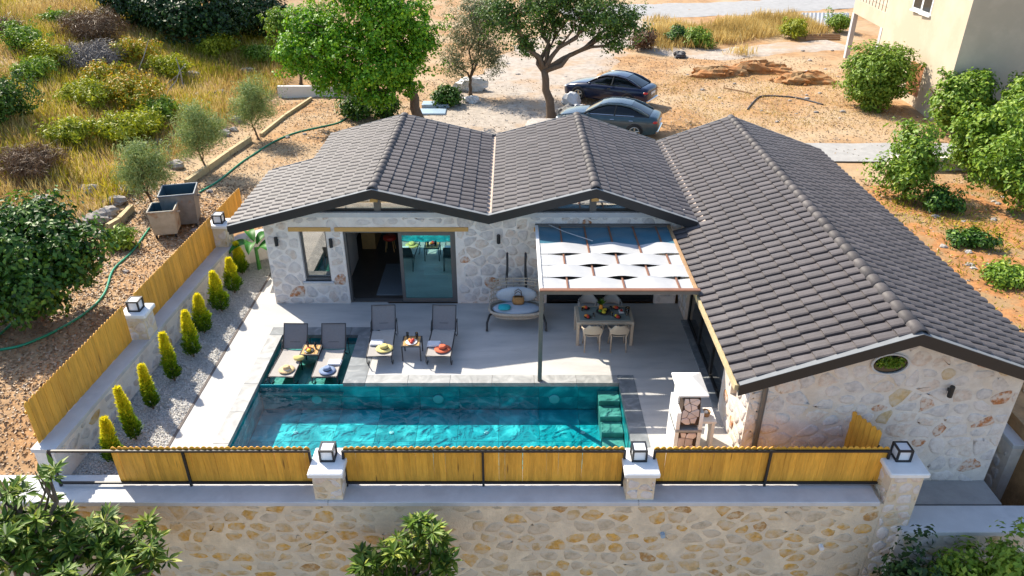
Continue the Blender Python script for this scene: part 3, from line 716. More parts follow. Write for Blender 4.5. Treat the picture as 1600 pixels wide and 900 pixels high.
deck(roof, E0, (-6.0, roofz(-6.0)), YR, YN); deck(roof, (-6.0, roofz(-6.0)), R1, YR, YB); deck(roof, R1, V1, YR, YB); deck(roof, V1, R2, YR, YB); deck(roof, R2, E2, YR, YB)
roof = roof.build('roof', MT['soffit'], house)
nt1 = lay_tiles(roof, [(R1[0], R1[1], E0[0] - .03, E0[1], YR + .02, YB, lambda x, y: not (x < -6.05 and y > YN)), (R1[0], R1[1], V1[0] - .08, V1[1] + .02, YR + .02, YB, None), (R2[0], R2[1], V1[0] + .1, V1[1] + .02, YR + .02, YB, None), (R2[0], R2[1], E2[0] - .05, E2[1], YR + .02, YB, None)])
ridge_caps(roof, R1[0], R1[1] + .03, YR, YB); ridge_caps(roof, R2[0], R2[1] + .03, YR, YB)
def fascia(parent, pts, y, h=.2, up=.05, th=.05):
    for a, c in zip(pts, pts[1:]):
        m1 = MB(); m1.prism([(a[0], y, a[1] + up), (c[0], y, c[1] + up), (c[0], y, c[1] - h), (a[0], y, a[1] - h)], (0, -th, 0)); m1.build('fascia_board', MT['black'], parent)
        m1 = MB(); m1.prism([(a[0], y - th - .01, a[1] + up + .012), (c[0], y - th - .01, c[1] + up + .012), (c[0], y - th - .01, c[1] + up), (a[0], y - th - .01, a[1] + up)], (0, .17, 0)); m1.build('edge_flashing', MT['flash'], parent)
fascia(roof, [E0, R1, V1, R2, E2], YR)
m1 = MB(); m1.box((E0[0] - .05, YR, E0[1] - .14), (E0[0] + .0, YN, E0[1] + .03)); m1.build('eave_gutter', MT['black'], roof)
m1 = MB(); m1.prism([(V1[0] - .14, YR, V1[1] + .05), (V1[0], YR, V1[1] + .015), (V1[0] + .14, YR, V1[1] + .05), (V1[0] + .14, YR, V1[1] + .03), (V1[0], YR, V1[1]), (V1[0] - .14, YR, V1[1] + .03)], (0, YB - YR, 0)); m1.build('valley_tray', MT['valley'], roof)
m1 = MB(); m1.box((-6.0, YB - .02, 2.85), (-5.98, YB + .03, 2.9)); 
for a, c in ((( -6.0, roofz(-6.0)), R1), (R1, V1), (V1, R2), (R2, E2)):
    m1 = MB(); m1.prism([(a[0], YB, a[1] + .09), (c[0], YB, c[1] + .09), (c[0], YB, c[1] - .18), (a[0], YB, a[1] - .18)], (0, .03, 0)); m1.build('rear_flashing', MT['flash'], roof)
m1 = MB(); m1.prism([(E0[0], YN, E0[1] + .09), (-6.0, YN, roofz(-6.0) + .09), (-6.0, YN, roofz(-6.0) - .18), (E0[0], YN, E0[1] - .18)], (0, .03, 0)); m1.build('rear_flashing', MT['flash'], roof)
m1 = MB(); m1.box((-6.07, YN + .03, roofz(-6.0) - .17), (-6.0, YB, roofz(-6.0) + .07)); m1.build('eave_gutter', MT['black'], roof)
def wall_lamp(x, z, y, label, facing=-1):
    t = thing('wall_lamp', label, 'wall lamp', (x, y, z), 0, 'wall lamps')
    m1 = MB(); m1.box((x - .03, y - .07, z - .03), (x + .03, y, z + .03)); m1.build('bracket', MT['black'], t)
    m1 = MB(); m1.lathe([(.045, -.13), (.05, -.12), (.05, .12), (.045, .13)], (x, y - .1, z), 12); m1.build('lamp_body', MT['black'], t)
wall_lamp(-6.5, 2.03, FY, 'black tube wall lamp by the left corner of the house'); wall_lamp(-5.0, 1.98, FY, 'black tube wall lamp between narrow window and sliding door'); wall_lamp(-.37, 2.1, FY, 'black tube wall lamp above the hanging swing seat')

# ------------------------------------------------------------------ house wing
GY = 12.2; GR = 11.64; GB = 25.4; RW = (7.51, 3.53); EL = (4.33, 2.38); ER = (10.7, 2.38); GX = 5.05
wing = thing('house_wing', 'long pale stone wing with dark tiled gable roof on the right', 'house', (7.5, 18, 0))
ww = MB()
sl = (RW[1] - EL[1]) / (RW[0] - EL[0])
def wz(x): return RW[1] - sl * abs(x - RW[0])
ww.prism([(4.8, GY, -.6), (10.2, GY, -.6), (10.2, GY, wz(10.2) - .2), (RW[0], GY, RW[1] - .2), (4.8, GY, wz(4.8) - .2)], (0, .32, 0))
ww.box((9.9, GY + .32, -2.2), (10.2, 25, 2.35)); ww.box((5.12, 24.7, 0), (9.9, 25, 2.3))
for (ya, yb, za, zb2) in ((GY + .32, 12.95, 0, 2.36), (12.95, 13.35, 0, .9), (13.35, 14.0, 0, 2.36), (17.9, 18.84, 0, 2.36), (14.0, 17.9, 2.2, 2.36), (12.95, 13.35, 1.9, 2.36)): ww.box((4.8, ya, za), (5.12, yb, zb2))
ww = ww.build('wall', MT['mortar_r'], wing)
gp = [(4.8, -.6), (10.2, -.6), (10.2, wz(10.2) - .25), (RW[0], RW[1] - .25), (4.8, wz(4.8) - .25)]
n2 = stones(ww, gp, .42, .31, Vector((0, GY, 0)), X_, Z_, -Y_, [PAL[0], PAL[2], PAL[1], PAL[3], PALF[0]], [40, 20, 24, 8, 8], [(7.05, 7.8, 2.28, 2.76)], joint=.03, skip=.05, proud=.012, seed=11, maxparts=250)
stones(ww, [(GY, 0), (14.0, 0), (14.0, 2.3), (GY, 2.3)], .4, .3, Vector((4.8, 0, 0)), Y_, Z_, -X_, PAL, [60, 20, 16, 4], [(12.9, 13.4, .85, 2.0)], seed=13)
stones(ww, [(17.9, 0), (18.84, 0), (18.84, 2.3), (17.9, 2.3)], .4, .3, Vector((4.8, 0, 0)), Y_, Z_, -X_, PAL, [60, 20, 16, 4], seed=14)
for k in range(3):
    y0 = 14.0 + 1.3 * k; f = MB()
    f.box((4.88, y0, .02), (4.95, y0 + .06, 2.2)); f.box((4.88, y0 + 1.24, .02), (4.95, y0 + 1.3, 2.2)); f.box((4.88, y0 + .06, 2.13), (4.95, y0 + 1.24, 2.2)); f.box((4.88, y0 + .06, .02), (4.95, y0 + 1.24, .09)); o = f.build('glazed_door', MT['black'], wing)
    g = MB(); g.box((4.91, y0 + .06, .09), (4.92, y0 + 1.24, 2.13)); g.build('pane', MT['darkglass'], o)
b = MB(); b.bbox((4.70, 14.0, 0), (4.88, 17.9, .03), .008); b.build('door_step', MT['copingdark'], wing)
b = MB(); b.box((4.95, 12.95, .9), (4.97, 13.35, 1.9)); b.build('window', MT['oldwood'], wing)
b = MB(); b.bbox((4.77, 12.85, 1.9), (5.0, 13.45, 2.02), .008); b.build('lintel', MT['lintel'], wing)
# oval window filled with a plant
c = Vector((7.42, GY, 2.52)); t1 = MB(); i0 = 24
ro = [(math.cos(2 * math.pi * k / i0), math.sin(2 * math.pi * k / i0)) for k in range(i0)]
t1.grid([[(c.x + .34 * a * s, c.y + d, c.z + .22 * b2 * s) for a, b2 in ro + ro[:1]] for s, d in ((1.12, -.005), (1.12, -.05), (1, -.05), (1, .03))])
ow = t1.build('oval_window', MT['cap'], wing, smooth=False)
t1 = MB(); t1.prism([(c.x + .34 * a, c.y - .012, c.z + .22 * b2) for a, b2 in ro], (0, .004, 0)); t1.build('pane', MT['darkglass'], ow)
k = 420; C = np.stack([RNG.normal(0, .14, k) + c.x - .02, RNG.uniform(-.09, -.02, k) + c.y, RNG.normal(.05, .06, k) + c.z], 1)
C = C[((C[:, 0] - c.x) / .33) ** 2 + ((C[:, 2] - c.z) / .2) ** 2 < .9]; k = len(C)
leaf_obj('ivy', C, RNG.normal(size=(k, 3)), RNG.normal(size=(k, 3)) + np.array([0, -1, .5]), .06, .045, RNG.random(k), LF['bright'], wing)
wr = MB(); deck(wr, EL, (GX, wz(GX)), GR, 18.38); deck(wr, (GX, wz(GX)), RW, GR, GB); deck(wr, RW, ER, GR, GB)
wroof = wr.build('roof', MT['soffit'], wing)
nt2 = lay_tiles(wroof, [(RW[0], RW[1], EL[0] - .02, EL[1], GR + .02, GB, lambda x, y: not (x < GX + .1 and y > 18.45)), (RW[0], RW[1], ER[0] + .02, ER[1], GR + .02, GB, None)], 300)
ridge_caps(wroof, RW[0], RW[1] + .03, GR, GB)
fascia(wroof, [EL, RW, ER], GR, .2)
m1 = MB(); m1.box((EL[0] - .08, GR, EL[1] - .1), (EL[0] + .02, 18.38, EL[1] + .02)); m1.build('eave_board', MT['kerb'], wroof)
m1 = MB(); m1.box((ER[0] - .0, GR, ER[1] - .1), (ER[0] + .06, GB, ER[1] + .03)); m1.build('eave_board', MT['lintel'], wroof)
m1 = MB(); m1.prism([(GX - .16, 18.4, wz(GX) + .10), (GX, 18.4, wz(GX) + .05), (GX + .14, 18.4, wz(GX) + .13), (GX + .14, 18.4, wz(GX) + .11), (GX, 18.4, wz(GX) + .03), (GX - .16, 18.4, wz(GX) + .08)], (0, GB - 18.4, 0)); m1.build('valley_tray', MT['valley'], wroof)
for a, c in ((EL, RW), (RW, ER)):
    if a == EL: a = (GX, wz(GX))
    m1 = MB(); m1.prism([(a[0], GB, a[1] + .09), (c[0], GB, c[1] + .09), (c[0], GB, c[1] - .18), (a[0], GB, a[1] - .18)], (0, .03, 0)); m1.build('rear_flashing', MT['flash'], wroof)
wall_lamp(8.75, 1.9, GY, 'black tube wall lamp on the front gable of the wing')
dp = MB(); dp.tube([(4.6, GY - .06, 2.16), (4.9, GY - .07, 2.14), (5.02, GY - .07, 2.08), (5.06, GY - .07, 1.95), (5.06, GY - .07, 0.0)], .055, 10)
dpo = dp.build('drain_pipe', MT['frame'], wing, smooth=True)
print('stones', ns, n2, 'tiles', nt1, nt2)

# ------------------------------------------------------------------ front wall, pillars and fences
ZC = .2; FWY = 10.86
fw = thing('retaining_wall', 'tall ochre stone retaining wall below the front fence', 'wall', (-1, 11.2, -3.2))
b = MB(); b.box((-13, FWY, -3.2), (7.3, 11.5, .1)); fwm = b.build('wall', MT['mortar_f'], fw)
stones(fwm, [(-9.6, -2.35), (7.28, -2.35), (7.28, .06), (-9.6, .06)], .40, .28, Vector((0, FWY, 0)), X_, Z_, -Y_, PALF, [36, 26, 34, 4], joint=.034, skip=.10, proud=.009, seed=21)
for k, (x0, x1) in enumerate(((-13, -9.4), (-9.4, -3.6), (-3.6, 2.48), (2.48, 7.2))):
    b = MB(); b.bbox((x0 + .002, FWY - .06, .1), (x1 - .002, 11.57, ZC), .012); b.build('coping_stone', MT['cap'], fw)
for px, py in ((1035, 833), (1282, 852)):
    p = PY(px, py, FWY); b = MB(); b.tube([(p.x, FWY + .1, p.z), (p.x, FWY - .09, p.z - .01)], .05, 10); b.build('weep_pipe', MT['bluepl'] if px < 1200 else MT['lampglass'], fw)
lw = thing('retaining_wall', 'low stepped wall with pale concrete cap at the lower right corner', 'wall', (10.4, 11, -3.2))
b = MB(); b.box((7.75, FWY - .1, -3.2), (15.5, 11.36, -.6)); lwm = b.build('wall', MT['mortar_r'], lw)
stones(lwm, [(7.8, -2.2), (12.5, -2.2), (12.5, -.62), (7.8, -.62)], .44, .3, Vector((0, FWY - .1, 0)), X_, Z_, -Y_, [PAL[1], PALF[2], PAL[0], PALF[0]], [30, 30, 20, 20], joint=.05, seed=25)
b = MB(); b.bbox((7.75, FWY - .16, -.6), (15.5, 11.42, -.5), .012); b.build('coping_stone', MT['cap'], lw)
rw = thing('retaining_wall', 'dark shaded side wall with white cap beyond the wing', 'wall', (11.3, 18, -2.2))
b = MB(); b.box((10.98, 12.7, -2.3), (11.5, 24.3, -.06)); rwm = b.build('wall', MT['mortar_r'], rw)
stones(rwm, [(12.8, -2.1), (17, -2.1), (17, -.1), (12.8, -.1)], .45, .3, Vector((10.98, 0, 0)), Y_, Z_, -X_, [PAL[1], PALF[2], PAL[0], PALF[0]], [30, 30, 20, 20], seed=27)
b = MB(); b.bbox((10.93, 12.65, -.06), (11.6, 24.3, .04), .012); b.build('coping_stone', MT['cap'], rw)
# left garden wall, swept along a polyline that curves behind the house corner
lgw = thing('garden_wall', 'low stone garden wall with pale cap along the gravel strip', 'wall', (-9.2, 16, -.3))
cl = [(wallx(y) + .24, y) for y in (11.57, 13, 15, 17, 19, 20.4)] + [(-8.82, 21.0), (-8.5, 21.55), (-8.0, 21.9), (-7.4, 22.05), (-6.9, 22.05)]
def sweep(pts, hw, z0, z1):
    m1 = MB(); rws = []
    for i, p in enumerate(pts):
        a = Vector(pts[max(0, i - 1)]); c = Vector(pts[min(len(pts) - 1, i + 1)]); d = (c - a).normalized(); n = Vector((d.y, -d.x)); p = Vector(p)
        q = [p - n * hw, p + n * hw]; rws.append([(q[0].x, q[0].y, z0), (q[0].x, q[0].y, z1), (q[1].x, q[1].y, z1), (q[1].x, q[1].y, z0)])
    m1.grid(rws); i = 0; m1.face([0, 1, 2, 3]); k = len(m1.v) - 4; m1.face([k, k + 1, k + 2, k + 3]); return m1
lgm = sweep(cl, .2, -.3, .77).build('wall', MT['mortar'], lgw)
sweep(cl, .25, .77, .86).build('coping_stone', MT['cap'], lgw)
o2 = Vector((wallx(11.57) + .44, 11.57, 0)); d2 = (Vector((wallx(20.4) + .44, 20.4, 0)) - o2).normalized()
stones(lgm, [(.05, 0), (8.8, 0), (8.8, .75), (.05, .75)], .42, .28, o2, d2, Z_, Vector((d2.y, -d2.x, 0)), PAL + [PALF[1]], [50, 22, 20, 2, 8], joint=.05, skip=.2, proud=.012, seed=31)
# pillars with box lanterns
def lantern(c, label, s=.26):
    t = thing('lantern', label, 'lantern', c, 0, 'box lanterns on the wall pillars'); x, y, z = c; h = s / 2; e = .018
    f = MB(); f.bbox((x - h - .02, y - h - .02, z), (x + h + .02, y + h + .02, z + .03), .006)
    for sx in (-1, 1):
        for sy in (-1, 1): f.box((x + sx * h - e, y + sy * h - e, z + .03), (x + sx * h + e, y + sy * h + e, z + s + .02))
    for sx in (-1, 1): f.box((x + sx * h - e, y - h + e, z + s - .015), (x + sx * h + e, y + h - e, z + s + .02)); f.box((x - h + e, y + sx * h - e, z + s - .015), (x + h - e, y + sx * h + e, z + s + .02))
    f.build('lantern_frame', MT['black'], t)
    g = MB(); g.bbox((x - h + .012, y - h + .012, z + .03), (x + h - .012, y + h - .012, z + s + .008), .004); g.build('glass_panel', MT['lampglass'], t)
def pillar(x, y, z0, zt, w, dpt, label, seed):
    t = thing('stone_pillar', label, 'pillar', (x, y, z0), 0, 'stone pillars along the fence')
    b = MB(); b.box((x - w / 2, y - dpt / 2, z0), (x + w / 2, y + dpt / 2, zt)); o = b.build('shaft', MT['mortar_f'], t)
    stones(o, [(x - w / 2, z0 + .02), (x + w / 2, z0 + .02), (x + w / 2, zt), (x - w / 2, zt)], .3, .24, Vector((0, y - dpt / 2, 0)), X_, Z_, -Y_, [PAL[0], PALF[0], PAL[2]], [4, 2, 3], joint=.02, proud=.012, seed=seed)
    stones(o, [(y - dpt / 2, z0 + .02), (y + dpt / 2, z0 + .02), (y + dpt / 2, zt), (y - dpt / 2, zt)], .3, .24, Vector((x + (w / 2 if x < 0 else -w / 2), 0, 0)), Y_, Z_, X_ if x < 0 else -X_, [PAL[0], PALF[0], PAL[2]], [4, 2, 3], joint=.02, proud=.012, seed=seed + 1)
    b = MB(); b.bbox((x - w / 2 - .07, y - dpt / 2 - .06, zt), (x + w / 2 + .07, y + dpt / 2 + .06, zt + .09), .02); b.build('pillar_cap', MT['white'], t)
for x, lab, wdt in ((-3.58, 'between the left and middle front fence panels', .54), (2.5, 'between the middle and right front fence panels', .54), (7.62, 'at the right end of the front wall', .62)):
    pillar(x, 11.2, ZC if x < 5 else -3.2, .82, wdt, .66, 'squat stone pillar with white cap ' + lab, int(abs(x) * 10))
    lantern((x - .02 if x < 5 else x, 11.3, .91), 'black framed white box lantern ' + lab)
for y, lab in ((15.85, 'halfway along the left fence'), (21.05, 'at the far end of the left fence near the roof')):
    xx = wallx(y) + .22; pillar(xx, y, .86, 1.5, .5, .5, 'square stone pillar with white cap ' + lab, int(y)); lantern((xx, y, 1.59), 'black framed white box lantern ' + lab)
# fence boards
def board_mesh(h, wd=.1205, th=.02):
    a = MB(); n = 6; pts = [(-wd / 2 + .002, 0, 0), (wd / 2 - .002, 0, 0)]
    for k in range(n + 1):
        t = k / n; pts.append((wd / 2 - .002 - t * (wd - .004), 0, h - .04 + .045 * math.sin(math.pi * t)))
    a.prism(pts, (0, th, 0)); return a.mesh('board', None, [MT['wood']])
def fence(name, label, x0, x1, bx0, y, z, h, mids, group):
    t = thing(name, label, 'fence', ((x0 + x1) / 2, y, z), 0, group)
    r = .022
    for nm, xx in [('post', x0), ('post', x1)] + [('post', m_) for m_ in mids]:
        b = MB(); b.box((xx - r, y - .05, z), (xx + r, y - .005, z + h - .06)); b.build(nm, MT['black'], t)
    for zz in (z + .06, z + h - .1):
        b = MB(); b.box((x0 + r, y - .048, zz), (x1 - r, y - .007, zz + .045)); b.build('rail', MT['black'], t)
    me = board_mesh(h - .05); n = round((x1 - bx0) / .118); st = (x1 - bx0) / n
    for k in range(n):
        inst('board', me, t, Matrix.Translation((bx0 + st * (k + .5), y + .004 * (k % 2) + random.uniform(0, .002), z + .05 + random.uniform(-.006, .006))) @ Matrix.Rotation(random.uniform(-.006, .006), 4, 'Y'))
    return t
FG = 'fence panels on the front wall'
fence('fence_panel', 'left front timber fence panel with an open railing end', -9.03, -3.95, -7.83, 11.28, ZC, .98, [-6.42], FG)
fence('fence_panel', 'middle front timber fence panel before the pool', -3.30, 2.2, -3.30, 11.28, ZC, .98, [-.57], FG)
fence('fence_panel', 'right front timber fence panel beside the barbecue', 2.78, 7.36, 2.78, 11.28, ZC, .98, [5.05], FG)
def side_fence(label, ya, yb, z, h, fx, group, sh=board_mesh):
    p0 = Vector((fx(ya), ya, z)); p1 = Vector((fx(yb), yb, z)); d = p1 - p0; L = d.length; d.normalize(); ang = math.atan2(d.y, d.x)
    t = thing('fence_panel', label, 'fence', (p0 + p1) / 2, 0, group); me = board_mesh(h); n = round(L / .118)
    for k in range(n): inst('board', me, t, Matrix.Translation(p0 + d * L * (k + .5) / n + Vector((.004 * (k % 2) + random.uniform(0, .002), 0, random.uniform(.0, .012)))) @ Matrix.Rotation(ang, 4, 'Z'))
    for zz in (z + .18, z + h - .25):
        b = MB(); b.prism([p0 + Vector((-.03, 0, zz - z)), p1 + Vector((-.03, 0, zz - z)), p1 + Vector((-.03, 0, zz - z + .06)), p0 + Vector((-.03, 0, zz - z + .06))], (-.03, 0, 0)); b.build('rail', MT['wood'], t)
fx = lambda y: wallx(y) + .08
side_fence('nearest left side timber fence panel above the gravel strip', 11.75, 15.55, .86, 1.0, fx, 'left side fence panels')
side_fence('second left side timber fence panel between two pillars', 16.12, 20.78, .86, 1.0, fx, 'left side fence panels')
side_fence('short far left timber fence panel by the roof corner', 21.32, 23.2, .86, 1.0, fx, 'left side fence panels')
t = thing('fence_panel', 'short timber fence panel joining the wing to the right end pillar', 'fence', (7.15, 11.9, -.55)); me = board_mesh(1.75)
for k in range(6): inst('board', me, t, Matrix.Translation((6.98 + .05 * k, 12.15 - .115 * k, -.4)) @ Matrix.Rotation(R(-66), 4, 'Z'))
b = MB(); b.box((7.26, 11.5, .9), (7.3, 11.56, 1.0)); b.build('latch', MT['black'], t)

# ------------------------------------------------------------------ pergola
pg = thing('pergola', 'steel pergola with woven white shade cloth over the dining table', 'pergola', (2.5, 17, 0))
def pbox(nm, a, c, m): b = MB(); b.bbox(a, c, .006); return b.build(nm, m, pg)
pbox('post', (.63, 15.03, 0), (.73, 15.13, 2.46), MT['frame']); pbox('beam', (.63, 15.03, 2.46), (4.32, 15.13, 2.56), MT['frame']); pbox('beam', (.63, 18.72, 2.44), (4.32, 18.82, 2.54), MT['frame'])
pbox('beam', (.63, 15.13, 2.46), (.71, 18.72, 2.54), MT['white']); pbox('beam', (4.22, 15.13, 2.46), (4.30, 18.72, 2.54), MT['oldwood']); pbox('beam', (.63, 15.0, 2.56), (4.32, 15.12, 2.585), MT['copper'])
RX = [1.30, 1.96, 2.62, 3.28, 3.90]
for x in RX: b = MB(); b.bbox((x - .02, 15.13, 2.475), (x + .02, 18.72, 2.51), .005); b.build('rafter', MT['copper'], pg)
NS = 4
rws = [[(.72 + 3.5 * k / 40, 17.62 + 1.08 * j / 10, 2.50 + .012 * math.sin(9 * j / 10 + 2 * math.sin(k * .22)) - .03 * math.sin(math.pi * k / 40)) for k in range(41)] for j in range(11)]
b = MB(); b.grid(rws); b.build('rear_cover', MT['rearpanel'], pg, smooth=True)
b = MB(); b.tube([(1.0, 18.7, 2.56), (1.4, 18.3, 2.54), (1.7, 18.0, 2.56), (2.1, 17.7, 2.55)], .012, 5); b.build('tie_cord', MT['cloth'], pg)
for i in range(NS):
    y0 = 15.16 + i * 2.5 / NS; y1 = y0 + 2.5 / NS - .01; rws = []
    for j in range(9):
        s = j / 8; row = []
        for k in range(61):
            x = .72 + (4.22 - .72) * k / 60; f = 0
            for q, rx in enumerate(RX + [.72, 4.22]):
                sg = 1 if (q + i) % 2 == 1 else -1
                if q >= 5: sg = 0
                f += sg * math.exp(-((x - rx) / .26) ** 2)
            pin = 1 - .09 * (1 - abs(f)) * 0
            yy = y0 + (y1 - y0) * (.5 + (s - .5) * (.96 + .05 * f))
            row.append((x, yy, 2.507 + .036 * f + .011 * math.sin(24 * s + 2.5 * math.sin(x * 2.3 + i)) - .010 * math.sin(math.pi * s)))
        rws.append(row)
    b = MB(); b.grid(rws); b.build('shade_cloth', MT['cloth'], pg, smooth=True)

# ------------------------------------------------------------------ loungers
def lounger(base, rz, label, up, sling, zfloor):
    t = thing('sun_lounger', label, 'sun lounger', (0, 0, 0), 0, 'sun loungers by the pool')
    w2, L, zs = .31, 1.22, .33
    for s in (-1, 1):
        b = MB(); b.tube([(s * w2, 0, zs - .01), (s * w2, .1, zs), (s * w2, L, zs + .01)], .018, 8); b.build('side_rail', MT['leg'], t, False, True)
        b = MB(); b.tube([(s * w2, .06, zs - .02), (s * (w2 + .0), .0, .18), (s * w2, .12, 0.02), (s * w2, .3, .02)], .014, 7); b.build('leg', MT['leg'], t, False, True)
        b = MB(); b.tube([(s * w2, L - .1, zs - .02), (s * w2, L + .25, .02)], .014, 7); b.build('leg', MT['leg'], t, False, True)
        b = MB(); b.tube([(s * (w2 + .02), L - .05, zs + .01), (s * (w2 + .02), L + .1, zs + .2), (s * (w2 + .02), L + .33, zs + .18), (s * (w2 + .02), L + .3, .02)], .012, 6); b.build('arm', MT['leg'], t, False, True)
    b = MB(); b.tube([(-w2, .02, zs), (w2, .02, zs)], .016, 8); b.build('end_bar', MT['leg'], t, False, True)
    rws = [[(-w2 + .01 + (2 * w2 - .02) * k / 6, L * j / 10, zs + .012 - .02 * math.sin(math.pi * k / 6)) for k in range(7)] for j in range(11)]
    b = MB(); b.grid(rws); b.build('seat_sling', sling, t, False, True)
    ca, sa = math.cos(up), math.sin(up); bl = .66
    rws = [[(-w2 + .01 + (2 * w2 - .02) * k / 6, L + .03 + bl * ca * j / 8, zs + .02 + bl * sa * j / 8 - .015 * math.sin(math.pi * k / 6)) for k in range(7)] for j in range(9)]
    b = MB(); b.grid(rws); b.build('backrest_sling', MT['sling'], t, False, True)
    b = MB(); p = lambda s, q: (s * w2, L + .02 + bl * ca * q, zs + .015 + bl * sa * q)
    b.tube([p(-1, 0), p(-1, 1), p(1, 1), p(1, 0)], .016, 8); b.build('backrest_frame', MT['leg'], t, False, True)
    b = MB(); b.tube([(-w2, L + .03 + bl * ca * .3, zs + bl * sa * .3 - .01), (w2, L + .03 + bl * ca * .3, zs + bl * sa * .3 - .01)], .012, 6); b.build('cross_bar', MT['leg'], t, False, True)
    t.location = base; t.rotation_euler = (0, 0, rz); return t
lounger((-5.70, 15.13, ZL), R(-2), 'grey sling lounger in the shallow water nearest the left edge', R(57), MT['slinglight'], ZL)
lounger((-4.63, 15.13, ZL), R(1), 'grey sling lounger in the shallow water with blue hat', R(57), MT['slinglight'], ZL)
lounger((-3.33, 15.62, .004), R(3), 'grey sling lounger on the terrace with yellow hat', R(55), MT['slinglight'], 0)
lounger((-1.85, 15.62, .004), R(-2), 'grey sling lounger on the terrace with coral hat', R(55), MT['slinglight'], 0)
def hat(c, m, label, r=.21):
    t = thing('sun_hat', label, 'hat', c, 0, 'sun hats on the loungers')
    b = MB(); b.lathe([(r, .0), (r, .008), (r * .6, .022), (r * .46, .02)], c, 20, 1, .92); b.build('brim', m, t, smooth=True)
    b = MB(); b.lathe([(r * .48, .015), (r * .46, .07), (r * .40, .105), (r * .2, .115), (.01, .105)], c, 16, 1, .92); b.build('hat_crown', m, t, smooth=True)
    b = MB(); b.lathe([(r * .49, .022), (r * .487, .045)], c, 16, 1, .92); b.build('hat_band', MT['leg'] if m != MT['straw'] else MT['towel'], t)
zl = ZL + .36; zd = .365
hat((-5.62, 15.42, zl), MT['straw'], 'cream straw hat on the leftmost lounger', .2); hat((-4.60, 15.38, zl), MT['bluehat'], 'blue sun hat on lounger in the water', .21)
hat((-3.24, 15.95, zd), MT['yellow'], 'yellow straw hat on terrace lounger', .22); hat((-1.76, 15.93, zd), MT['coral'], 'coral red sun hat on terrace lounger', .21)
def bagsmall(c, m, nm, label, cat):
    b = MB(); b.blob(c + Vector((0, 0, .06)), (.15, .1, .06), 4, 12, 8, .12); single(nm, b, m, label, cat, smooth=True)
bagsmall(Vector((-5.42, 15.85, zl)), MT['yellow'], 'straw_pouch', 'small yellow straw pouch on the leftmost lounger', 'bag')
def towel(c, label, sx=.17, sy=.12):
    c = Vector(c); b = MB()
    for k in range(3): b.bbox((c.x - sx + .008 * k, c.y - sy + .006 * k, c.z + .012 * k), (c.x + sx - .01 * k, c.y + sy - .004 * k, c.z + .012 * (k + 1) - .001), .004)
    single('folded_towel', b, MT['towel'], label, 'towel', 'folded towels')
towel((-4.48, 15.72, zl), 'folded white towel behind blue hat'); towel((-3.47, 16.2, zd), 'folded white towel beside yellow hat'); towel((-2.0, 16.15, zd), 'folded white towel beside coral hat')
def side_table(c, label, zt, s=.23):
    t = thing('side_table', label, 'side table', c, 0, 'slatted side tables'); x, y, z = c
    for sx in (-1, 1):
        for sy in (-1, 1): b = MB(); b.box((x + sx * s - .014, y + sy * s - .014, z), (x + sx * s + .014, y + sy * s + .014, zt - .03)); b.build('leg', MT['leg'], t)
    b = MB()
    for sx in (-1, 1): b.box((x - s - .016, y + sx * s - .016, zt - .03), (x + s + .016, y + sx * s + .016, zt)); b.box((x + sx * s - .016, y - s + .016, zt - .03), (x + sx * s + .016, y + s - .016, zt))
    b.build('table_frame', MT['leg'], t)
    for k in range(5): b = MB(); b.bbox((x - s + .02 + (2 * s - .04) / 5 * k + .004, y - s + .017, zt - .02), (x - s + .02 + (2 * s - .04) / 5 * (k + 1) - .004, y + s - .017, zt + .004), .003); b.build('slat', MT['teak'], t)
side_table((-5.17, 16.15, ZL), 'small teak side table standing in the shallow water', .2); side_table((-2.56, 16.15, .004), 'small teak side table between the terrace loungers', .46)
def glass(c, r, h, jm, label, nm='drinking_glass', cat='glass', group=None):
    t = thing(nm, label, cat, c, 0, group); b = MB(); b.lathe([(r * .8, 0), (r, h), (r * .93, h), (r * .74, .006)], c, 14); b.build('glass_wall', MT['clear'], t, smooth=True)
    if jm: b = MB(); b.lathe([(r * .72, .008), (r * .86, h * .78)], c, 12); b.build('drink', jm, t, smooth=True)
def plate(c, r, label, fruits, pm='plate', nm='fruit_plate', cat='plate', group=None):
    t = thing(nm, label, cat, c, 0, group); b = MB(); b.lathe([(r * .55, 0), (r, .02), (r * .97, .026), (r * .5, .008)], c, 18); b.build('dish', MT[pm], t, smooth=True)
    rg = random.Random(int(c[0] * 100)); 
    for k, m in enumerate(fruits):
        a = k * 2.4; d = r * .42 * (k > 0); b = MB(); b.blob((c[0] + d * math.cos(a), c[1] + d * math.sin(a), c[2] + .045), (.05 * rg.uniform(.8, 1.3), .045, .038), k, 9, 6, .12); b.build('fruit', MT[m], t, smooth=True)
glass((-5.27, 16.26, .206), .035, .16, MT['red'], 'red drink on the side table in the water'); glass((-5.06, 16.2, .206), .035, .17, MT['juice'], 'yellow drink on the side table in the water')
plate((-5.2, 16.08, .206), .13, 'fruit plate on the side table in the water', ['orange', 'red', 'lemon'])
glass((-2.68, 16.28, .466), .035, .17, MT['red'], 'red drink on the terrace side table'); glass((-2.44, 16.25, .466), .04, .18, MT['juice'], 'yellow drink on the terrace side table')
plate((-2.56, 16.08, .466), .15, 'plate of sliced red fruit on the terrace side table', ['red', 'orange', 'red', 'red'], 'platewhite')

